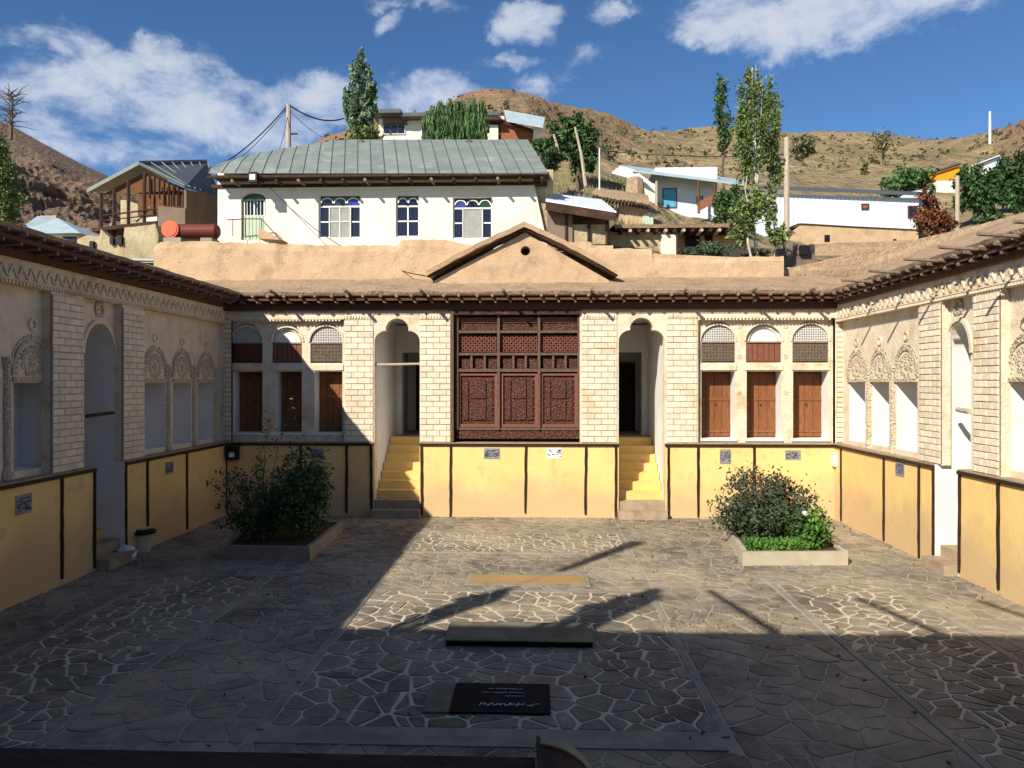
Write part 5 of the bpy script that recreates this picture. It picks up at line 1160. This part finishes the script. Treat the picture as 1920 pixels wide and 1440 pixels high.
# --- shed with shiny tin roof
YS = 26.6; t = thing('timber_shed', 'dark open shed under a bright white tin roof beside the white house', 'shed', (atY(1090, 430, YS).x, YS, 8))
q = [atY(1023, 378, YS - .3), atY(1156, 399, YS - .3), atY(1128, 376, YS + 3), atY(1024, 364, YS + 3)]; slab4('tin_roof', q, 'metal_white', t, .05)
w = MB(); q2 = [v - Vector((0, 0, .30)) for v in q]; w.hexa(q2, [v + Vector((0, 0, .27)) for v in q2]); w.build('roof_timbers', 'wood_dark', t)
a, b, c, d = R(1026, 1146, 392, 470, YS + .5); w = MB(); w.box(a, a + .9, YS + .2, YS + 3, c, d); w.box(a + .9, b, YS + 1.2, YS + 3, c, d); w.build('shed_wall', 'brown_wall', t)
for x0, x1 in ((1064, 1101), (1107, 1135)): a, b, c, d = R(x0, x1, 421, 458, YS + .3); w = MB(); w.box(a, b, YS + .3, YS + .4, c, d); w.build('infill_panel', 'pale_ruin', t)
for px in (1062, 1104, 1138): p, q = atY(px, 400, YS + .2), atY(px, 470, YS + .2); w = MB(); w.tube([p, q], .06, n=5); w.build('post', 'wood_dark', t)
t = mud_wall('mud_wall', 'small mud wall stub below the tin-roofed shed', [(1060, 452), (1108, 452), (1112, 458), (1150, 458)], 24.4, 5.5, .5)
# --- mud house with log eaves, stepped
YM = 28.5; t = thing('mud_house', 'old mud house with a flat roof on a row of dark log ends', 'house', (atY(1260, 450, YM).x, YM, 7))
a, b, c, d = R(1143, 1272, 434, 500, YM); w = MB(); w.box(a, b, YM, YM + 3.5, c - .5, d); w.build('wall', 'pale_ruin', t)
a, b, c, d = R(1272, 1400, 434, 500, YM + .8); w = MB(); w.box(a, b, YM + .8, YM + 3.5, c - .5, d); w.build('wall', 'mud', t)
a, b, c, d = R(1150, 1400, 408, 428, YM); w = MB(); n = 30; V = []
for i in range(n + 1):
    x = a + (b - a) * i / n; V += [(x, YM - .5, c + .06 + .04 * noise.noise((x * 3, 0, 0))), (x, YM + 1.6, c + .35 + .06 * noise.noise((x * 2, 3, 0))), (x, YM + 4, c + .5), (x, YM - .45, c - .07)]
w.add(V, [(i * 4 + k, i * 4 + 4 + k, i * 4 + 5 + k, i * 4 + 1 + k) for i in range(n) for k in (0, 1)] + [(i * 4, i * 4 + 3, i * 4 + 7, i * 4 + 4) for i in range(n)]); w.build('earth_roof', 'mud_roof', t)
w = MB(); w.box(a, b, YM - .36, YM + 3, c - .12, c - .07); w.build('roof_boards', 'wood_dark', t)
for i in range(15): x = a + .25 + i * (b - a - .4) / 14; w = MB(); w.tube([(x, YM - .55, c - .18), (x, YM + .2, c - .18)], .065, .07, 7); w.build('log_end', 'pale_pole' if i % 2 else 'wood_dark', t)
w = MB(); aa, bb, cc, dd = R(1240, 1272, 440, 486, YM - .3); w.box(aa, bb, YM - .3, YM - .01, cc, dd); w.build('buttress', 'white_wall', t)
w = MB(); aa, bb, cc, dd = R(1270, 1276, 440, 490, YM - .4); w.tube([(aa, YM - .4, cc), (aa, YM - .4, dd)], .05, n=5); w.build('post', 'wood_dark', t)
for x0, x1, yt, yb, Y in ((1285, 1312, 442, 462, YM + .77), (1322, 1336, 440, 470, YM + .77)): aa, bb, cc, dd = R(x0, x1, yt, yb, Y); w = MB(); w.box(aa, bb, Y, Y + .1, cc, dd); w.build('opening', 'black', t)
# little mud hut upslope
YT = 33; t = thing('mud_hut', 'small mud hut with a ragged dark brush roof on the slope', 'hut', (atY(1170, 390, YT).x, YT, 9)); a, b, c, d = R(1118, 1215, 376, 430, YT); w = MB(); w.box(a + 1, b, YT, YT + 3, c - .5, d - .2); w.build('wall', 'mud', t)
w = MB(); q = [atY(1110, 366, YT - .4), atY(1218, 384, YT - .4), atY(1215, 372, YT + 2), atY(1120, 358, YT + 2)]; w.hexa(q, [v + Vector((0, 0, .16)) for v in q]); w.build('brush_roof', 'mud_roof', t)
for i in range(17): p = q[0].lerp(q[1], (i + .5) / 17); w = MB(); w.tube([p + Vector((0, -.15, -.08 + random.uniform(-.03, .03))), p + Vector((0, .6, -.05))], .07, .05, 5); w.build('log_end', 'wood_dark', t)
w = MB(); a2, b2, c2, d2 = R(1205, 1225, 400, 425, YT - .1); w.box(a2, b2, YT - .1, YT, c2, d2); w.build('shutter', 'green_paint', t)
w = MB(); p = atY(1190, 337, 36.5); w.lathe(p, [(.5, -.8), (.42, 0), (.3, .1)], 9); w.build('oven_mound', 'mud_roof', t)
# --- pale blue porch house
YP2 = 40.5; t = thing('porch_house', 'pale blue-white house with long porch roof and bright blue window', 'house', (atY(1290, 370, YP2).x, YP2, 11)); a, b, c, d = R(1228, 1345, 345, 420, YP2)
w = MB(); w.box(a, b, YP2, YP2 + 4, c - 1, d + .9); w.build('wall', 'blue_white', t)
P = [atY(1205, 336, YP2 - 1), atY(1228, 345, YP2 - .9), atY(1228, 425, YP2 - .9), atY(1196, 425, YP2 - .9)]; w = MB(); w.prism(P, (0, .9, 0)); w.build('end_wall', 'white_wall', t)
q = [atY(1186, 322, YP2 - 1.3), atY(1395, 348, YP2 - 1.3), atY(1395, 340, YP2 + 2.5), atY(1165, 312, YP2 + 2.5)]; slab4('porch_roof', q, 'metal_blue', t, .09)
q = [atY(1147, 325, YP2 - 1), atY(1222, 345, YP2 - 1.4), atY(1190, 320, YP2 - 1.2), atY(1162, 312, YP2 + .6)]; slab4('gable_sheet', q, 'metal_white', t, .05)
wq = window(t, 1242, 1269, 353, 390, YP2, 1, 1, 'metal_grey', 'teal'); 
for px in (1231, 1310, 1340): p, r = atY(px, 340, YP2 - 1.2), atY(px, 400, YP2 - 1.2); w = MB(); w.tube([p, r], .07, n=5); w.build('post', 'pale_pole' if px < 1300 else 'orange_wood', t)
a2, b2, c2, d2 = R(1308, 1342, 370, 390, YP2 - 1.25); w = MB(); w.add([(a2, YP2 - 1.25, c2 - .2), (b2, YP2 - 1.25, c2 + .3), (b2, YP2 - 1.25, d2 + .2), (a2, YP2 - 1.25, d2 - .25)], [(0, 1, 2, 3)]); w.build('porch_panel', 'brick_red', t)
window(t, 1306, 1318, 368, 385, YP2, 1, 1, 'metal_grey', 'teal')
# --- long white metal-clad building
YL = 41; t = thing('long_building', 'long white sheet-clad building on a tan mud base, dark flat roof edge', 'building', (atY(1570, 400, YL).x, YL, 10)); xs = [1415 + 8.1 * i for i in range(39)]
w = MB(); a, b, c, d = R(1480, 1722, 420, 480, YL); P = [atY(1476, 440, YL), atY(1500, 423, YL), atY(1640, 428, YL), atY(1722, 431, YL), atY(1722, 500, YL), atY(1400, 500, YL), atY(1400, 452, YL)]; w.prism(P, (0, 5, 0)); w.build('mud_base', 'mud', t)
bod = MB(); bt = [(1415, 366), (1725, 372)]; bb_ = [(1400, 456), (1440, 442), (1498, 418), (1600, 424), (1725, 430)]
def pyt(px): return lerp(362, 372, (px - 1415) / 310)
for i, px in enumerate(xs[:-1]):
    p2 = xs[i + 1]; P = [atY(px, pyt(px), YL - .12), atY(p2, pyt(p2), YL - .12), atY(p2, table(bb_, p2), YL - .12), atY(px, table(bb_, px), YL - .12)]
    w = MB(); g = Vector((.012, 0, 0)); w.hexa([P[0] + g, P[1] - g, P[2] - g, P[3] + g], [v + Vector((0, .1, 0)) for v in P]); w.build('cladding_sheet', 'metal_white', t)
P = [atY(1410, 354, YL - .5), atY(1727, 367, YL - .5), atY(1727, 362, YL + 4), atY(1410, 350, YL + 4)]; slab4('roof', P, 'metal_grey', t, .08)
w = MB(); w.prism([atY(1412, 360, YL - .1), atY(1724, 371, YL - .1), atY(1724, 470, YL - .1), atY(1412, 470, YL - .1)], (0, .08, 0)) if 0 else w.box(atY(1412, 0, YL).x, atY(1724, 0, YL).x, YL + .07, YL + 4, c + 1.6, atY(1600, 372, YL).z); w.build('wall', 'mud', t)
window(t, 1615, 1629, 382, 393, YL - .14, 1, 1, 'rust', 'brick_red'); window(t, 1702, 1720, 386, 409, YL - .14, 3, 5, 'rust', 'glass_dark', bars=.02)
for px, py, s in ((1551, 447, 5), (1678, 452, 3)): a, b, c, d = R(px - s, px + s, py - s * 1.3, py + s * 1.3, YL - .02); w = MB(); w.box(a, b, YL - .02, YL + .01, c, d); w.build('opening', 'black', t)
# stone wall remnant and debris near
t = mud_wall('stone_ruin', 'dark broken stone wall remnant behind the right parapet', [(1458, 470), (1470, 455), (1478, 448), (1500, 452), (1515, 458), (1530, 480), (1538, 492)], 25.5, 5.6, .6, 'brown_wall')
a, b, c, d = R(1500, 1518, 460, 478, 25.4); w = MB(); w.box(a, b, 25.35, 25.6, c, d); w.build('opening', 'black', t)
t = mud_wall('mud_wall', 'plain brown wall in front of the long white building', [(1505, 456), (1560, 459), (1640, 462), (1725, 458), (1800, 440)], 33, 5.6, .5, 'mud_roof')
t = mud_wall('mud_wall', 'dry earth bank with stubble above the timber shed', [(1020, 312), (1060, 318), (1110, 330), (1160, 345), (1205, 352)], 36, 6, .5, 'mud_roof') if 0 else None
# stubble bank
w = MB()
for k in range(2600):
    px, Y = random.uniform(1025, 1215), random.uniform(30, 44); q = atD(px, CY, Y); z = ter_z(px, Y); h = random.uniform(.15, .5); w.add([(q.x - .03, q.y, z), (q.x + .03, q.y, z), (q.x + random.uniform(-.12, .12), q.y, z + h)], [(0, 1, 2)], random.uniform(.8, 1.9))
tag(w.build('dry_grass', 'leaf_sage'), 'dry stubble on the bank above the shed', 'dry grass', kind='stuff')
# orange gable and white roofs at right
YO = 55; t = thing('orange_house', 'house end with bright orange painted gable on the right slope', 'house', (atY(1770, 340, YO).x, YO, 14)); w = MB(); w.prism([atY(1748, 323, YO), atY(1799, 308, YO), atY(1799, 338, YO), atY(1754, 338, YO)], (0, 4, 0)); w.build('gable', 'paint_orange', t)
w = MB(); w.prism([atY(1756, 338.5, YO), atY(1797, 338.5, YO), atY(1797, 385, YO), atY(1756, 385, YO)], (0, 4, 0)); w.build('wall', 'white_wall', t); w = MB(); w.tube([atY(1746, 324, YO - .2), atY(1800, 307, YO - .2)], .1, n=4); w.build('roof_edge', 'metal_grey', t)
t = thing('white_roofed_house', 'white gabled roof showing between the dark trees at far right', 'house', (atY(1855, 310, 62).x, 62, 18)); slab4('roof', [atY(1822, 312, 62), atY(1875, 292, 62), atY(1880, 300, 64), atY(1830, 310, 64)], 'metal_white', t); w = MB(); w.prism([atY(1845, 305, 62.3), atY(1876, 294, 62.3), atY(1880, 325, 62.3), atY(1846, 330, 62.3)], (0, 4, 0)); w.build('wall', 'blue_white', t)
t = thing('tin_roof_shed', 'small white tin roof at the right end of the long building', 'shed', (atY(1725, 365, 46).x, 46, 12)); slab4('roof', [atY(1688, 371, 45.5), atY(1738, 371, 45.5), atY(1745, 355, 48), atY(1705, 362, 48)], 'metal_white', t); w = MB(); a, b, c, d = R(1700, 1738, 372, 400, 46); w.box(a, b, 46, 47.5, c, d); w.build('wall', 'blue_white', t)
# ------------------------------------------------------------------ trees
def tree(name, label, base, top, Y, crown, n, size, m, trunk='bark', tr=.1, lean=0, clumps=40, cs=.18, fill=.2, limbs=7, tints=(.5, 1.45), extra=None, group=None, cat='tree', droop=False):
    """crown = list of (px, py, half width px, half height px)"""
    b = atY(base[0], base[1], Y); tp = atY(top[0], top[1], Y); t = thing(name, label, cat, b, group)
    w = MB(); P = [b + Vector((0, 0, -1))] + [b.lerp(tp, k / 6) + Vector((random.gauss(0, .06), random.gauss(0, .06), 0)) * (k > 0) for k in range(7)]; w.tube(P, tr, tr * .25, 6)
    C = []
    for px, py, rw_, rh in crown:
        c = atY(px, py, Y); C.append((c, (rw_ * Y / F, rw_ * Y / F * .85, rh * Y / F)))
    for k in range(limbs):
        c, r = random.choice(C); s = b.lerp(tp, random.uniform(.15, .75)); e = c + Vector((random.uniform(-.7, .7) * r[0], random.uniform(-.7, .7) * r[1], random.uniform(-.2, .8) * r[2])); w.tube([s, s.lerp(e, .5) + Vector((0, 0, .1)), e], tr * .4, tr * .08, 4)
    w.build('trunk', trunk, t)
    w = MB(); A = [r[0] * r[2] for c, r in C]; tot = sum(A)
    for (c, r), a in zip(C, A): leaves(w, blob_pts(c, r, int(n * a / tot), fill, max(4, int(clumps * a / tot)), cs), size, tints)
    if droop:
        w = MB()
        for (c, r), a in zip(C, A):
            for p in blob_pts(c, r, int(n * a / tot), fill, max(4, int(clumps * a / tot)), cs):
                dv = Vector((random.gauss(0, .12), random.gauss(0, .12), 1)).normalized() * size * random.uniform(1, 2.6); sd = Vector((random.gauss(0, 1), random.gauss(0, 1), 0)).normalized() * size * .28; p = Vector(p); w.add([p - dv, p + sd, p + dv, p - sd], [(0, 1, 2, 3)], float(random.uniform(*tints)))
    w.build('crown', m, t); return t
tree('poplar', 'silvery green poplar rising above the left part of the green roof', (676, 262), (678, 108), 46, [(676, 180, 27, 60), (676, 125, 13, 28), (655, 205, 14, 40), (697, 200, 14, 45), (674, 235, 28, 22)], 5200, .16, 'leaf_poplar', 'birch', .14, clumps=110, cs=.13)
tree('shrub_tree', 'yellowish bush at the foot of the silvery poplar', (680, 275), (680, 240), 45, [(680, 252, 34, 14)], 900, .14, 'leaf_birch', cat='bush')
for i, (px, tp_, hw_) in enumerate([(808, 206, 11), (826, 195, 11), (845, 190, 11), (864, 186, 12), (884, 188, 12), (903, 192, 11)]):
    tree('slender_poplar', ['leftmost and shortest of the slender poplars above the green roof', 'second of the slender poplars from the left, above the roof', 'third slender poplar from the left in the tight row', 'tallest slender poplar in the row, fourth from the left', 'fifth slender poplar from the left in the tight row', 'rightmost slender poplar beside the plastered wall'][i],
         (px, 270), (px, tp_), 44, [(px, (tp_ + 266) / 2, hw_ * 1.15, (266 - tp_) / 2 * .95), (px, 258, hw_ * 1.1, 12), (px, tp_ + 16, hw_ * .7, 16)], 2000, .12, 'leaf_willow', 'birch', .06, clumps=60, cs=.2, limbs=2, droop=True, tints=(.4, 1.5), group='slender poplars above the green roof')
tree('dark_tree', 'broad dark green tree above the tin-roofed shed', (1085, 325), (1078, 215), 39, [(1078, 245, 40, 38), (1050, 262, 30, 30), (1100, 275, 30, 35), (1075, 225, 25, 18), (1090, 305, 34, 20)], 5200, .13, 'leaf_dark', clumps=70, cs=.16, tints=(.4, 1.6), tr=.16)
tree('dark_shrub', 'dark green bush in front of the red brick house', (1015, 310), (1015, 270), 36, [(1016, 280, 22, 22), (1035, 298, 28, 18)], 1900, .11, 'leaf_dark', clumps=30, cat='bush')
w = MB(); q = [atY(1098, 350, 34), atY(1090, 290, 34), atY(1078, 238, 34)]; w.tube(q, .09, .05, 6); tag(w.build('dead_trunk', 'pale_pole'), 'bare pale leaning trunk in front of the broad dark tree', 'tree')
w = MB(); q = [atY(1046, 290, 37), atY(1044, 272, 37), atY(1038, 252, 37)]; w.tube(q, .10, .05, 6); tag(w.build('dead_trunk', 'pale_pole'), 'short pale stump between the dark bush and the broad tree', 'tree')
YBt = 24.2
bt1 = tree('birch_tree', 'tall yellow-green tree with thin white trunk behind the right parapet', (1421, 480), (1408, 128), YBt, [(1404, 200, 27, 66), (1407, 142, 12, 28), (1425, 250, 33, 60), (1390, 255, 20, 60), (1451, 225, 15, 66), (1408, 305, 27, 46), (1432, 185, 18, 50)], 10500, .055, 'leaf_birch', 'birch', .07, clumps=170, cs=.15, limbs=14)
tree('birch_tree', 'lower bright green tree in front of the utility pole with several white stems', (1408, 482), (1400, 330), YBt - .5, [(1395, 400, 28, 52), (1418, 372, 22, 40), (1385, 440, 20, 28), (1445, 400, 14, 50), (1462, 440, 20, 30)], 3600, .07, 'leaf_birch', 'birch', .045, clumps=80, cs=.14)
tree('birch_tree', 'thin young tree with white stem close to the utility pole', (1452, 482), (1447, 300), YBt + .4, [(1452, 320, 14, 40), (1446, 280, 16, 30)], 900, .07, 'leaf_birch', 'birch', .03, clumps=30, cs=.2)
tree('dark_poplar', 'narrow dark tree left of the tall yellow-green one', (1356, 345), (1352, 150), 48, [(1352, 185, 14, 36), (1356, 235, 17, 38), (1358, 270, 12, 20)], 1300, .14, 'leaf_dark', clumps=50, cs=.2, tints=(.5, 1.6))
tree('shrub_tree', 'dark green bush beside the porch of the blue-white house', (1365, 420), (1365, 355), 36, [(1365, 372, 24, 24), (1358, 398, 18, 22)], 1600, .11, 'leaf_dark', clumps=30, cat='bush')
tree('shrub_tree', 'low leafy bush behind the parapet beside the white stems', (1340, 480), (1340, 460), YBt, [(1345, 468, 48, 14), (1300, 472, 30, 9), (1430, 474, 40, 8)], 1500, .06, 'leaf_shrub', clumps=40, cat='bush', tr=.03)
tree('bush', 'round olive bush high on the slope right of the tall tree', (1505, 295), (1505, 262), 90, [(1505, 273, 25, 19)], 900, .26, 'leaf_sage', clumps=26, cat='bush', tints=(.6, 1.7))
tree('bare_tree', 'thin leafless looking tree standing alone on the right slope', (1658, 305), (1652, 255), 85, [(1652, 268, 26, 20)], 420, .2, 'leaf_sage', clumps=30, cs=.3, limbs=22, tr=.2, tints=(.9, 1.9))
tree('bush', 'small dark bush lower on the right slope above the long roof', (1620, 340), (1620, 315), 75, [(1621, 322, 9, 16)], 300, .2, 'leaf_sage', cat='bush')
tree('leafy_tree', 'broad green tree behind the right end of the long white building', (1700, 370), (1700, 330), 50, [(1700, 345, 48, 26), (1672, 352, 28, 18), (1735, 350, 22, 22)], 3200, .17, 'leaf_dark', clumps=60, cs=.16, tints=(.7, 2.1))
tree('rust_tree', 'rust-red leaved tree beside the right end of the long building', (1752, 440), (1750, 365), 37, [(1748, 410, 32, 34), (1745, 375, 20, 22), (1772, 425, 22, 22)], 3000, .10, 'leaf_rust', clumps=60, cs=.17)
tree('dark_tree', 'large dark green tree behind the pale pole at far right', (1835, 430), (1835, 320), 42, [(1835, 365, 38, 45), (1815, 340, 26, 28), (1860, 390, 34, 30), (1840, 335, 28, 22)], 4200, .14, 'leaf_dark', clumps=70, cs=.15, tints=(.5, 1.4))
tree('dark_tree', 'dark tree at the right edge of the photograph on the slope', (1905, 410), (1905, 295), 44, [(1900, 330, 34, 42), (1920, 365, 34, 40), (1880, 320, 18, 24), (1915, 300, 20, 18)], 3800, .15, 'leaf_dark', clumps=70, cs=.15, tints=(.45, 1.3))
tree('leafy_tree', 'green tree at the left edge with dense yellow-green leaves', (-5, 470), (0, 255), 20, [(5, 330, 30, 62), (20, 385, 28, 45), (-20, 300, 34, 60), (10, 420, 34, 25)], 5200, .05, 'leaf_birch', clumps=90, cs=.15, tints=(.35, 1.2))
# bare tree top on the left skyline
t = thing('bare_tree', 'leafless grey tree on the skyline at the left edge', 'tree', atY(20, 250, 60)); w = MB(); b = atY(20, 262, 60); w.tube([b, atY(22, 215, 60), atY(24, 180, 60)], .16, .05, 5)
for k in range(60):
    s = atY(random.uniform(17, 26), random.uniform(175, 240), 60) + Vector((random.uniform(-.5, .5), 0, 0)) * (k % 2); e = s + Vector((random.uniform(-1.7, 1.7), random.uniform(-1, 1), random.uniform(-.2, .9))); w.tube([s, s.lerp(e, .5) + Vector((random.uniform(-.15, .15), 0, .1)), e], .05, .015, 4)
w.build('branches', 'bark', t)
# ------------------------------------------------------------------ poles and wires
def pole(label, px, yt, yb, Y, r, m='pale_pole', arm=None, name='utility_pole'):
    p, q = atY(px, yt, Y), atY(px, yb, Y); t = thing(name, label, 'pole', q); w = MB(); w.tube([q - Vector((0, 0, 2)), p], r, r * .75, 8); w.build('post', m, t)
    if arm: a, b = atY(arm[0], arm[1], Y - .1), atY(arm[2], arm[3], Y - .1); w = MB(); w.tube([a, b], .05, n=5); w.build('arm', 'metal_grey', t)
    return p
YPo = 32
pt = pole('pale square utility pole behind the left hip of the green roof', 541, 196, 300, YPo, .13, arm=(545, 251, 558, 251))
pole('tall pale utility pole between the birch and the long white building', 1475, 258, 470, 30, .13, arm=(1455, 299, 1472, 299))
pole('pale pole in front of the large dark tree at right', 1795, 330, 420, 38, .12)
pole('thin white antenna mast on the right ridge', 1856, 209, 250, 130, .22, 'white_paint', name='antenna_mast')
pole('thin white post beside the shed on the stubble bank', 1124, 278, 330, 34, .04, 'white_paint', name='post')
def cable(label, a, b, sag, r=.018):
    a, b = Vector(a), Vector(b); w = MB(); w.tube([a.lerp(b, i / 12) - Vector((0, 0, sag * 4 * (i / 12) * (1 - i / 12))) for i in range(13)], r, n=4); tag(w.build('power_cable', 'cable'), label, 'cable')
cable('thicker cable from the pole down to the left behind the balcony house', pt, atY(395, 320, 33), .3, .03)
cable('thin cable from the pole to the far lower left', pt + Vector((0, 0, -.1)), atY(370, 345, 38), .5)
cable('thick cable from the pole to the silvery poplar', pt, atY(645, 222, 40), .35, .035)
cable('thin cable from the pole down across the green roof', pt + Vector((0, 0, -.2)), atY(605, 258, 33), .1, .012)
cable('thin cable dropping from the pole to the roof hip', pt + Vector((0, 0, -.3)), atY(520, 290, 31), .2, .012)
cable('thin cable from the floodlight sagging over the mud wall to the gable', atY(505, 350, 26.7), atY(806, 519, 20), .6, .014)
cable('long thin cable across the slope right of the dark tree', atY(1125, 282, 60), atY(1475, 290, 60), .3, .03)
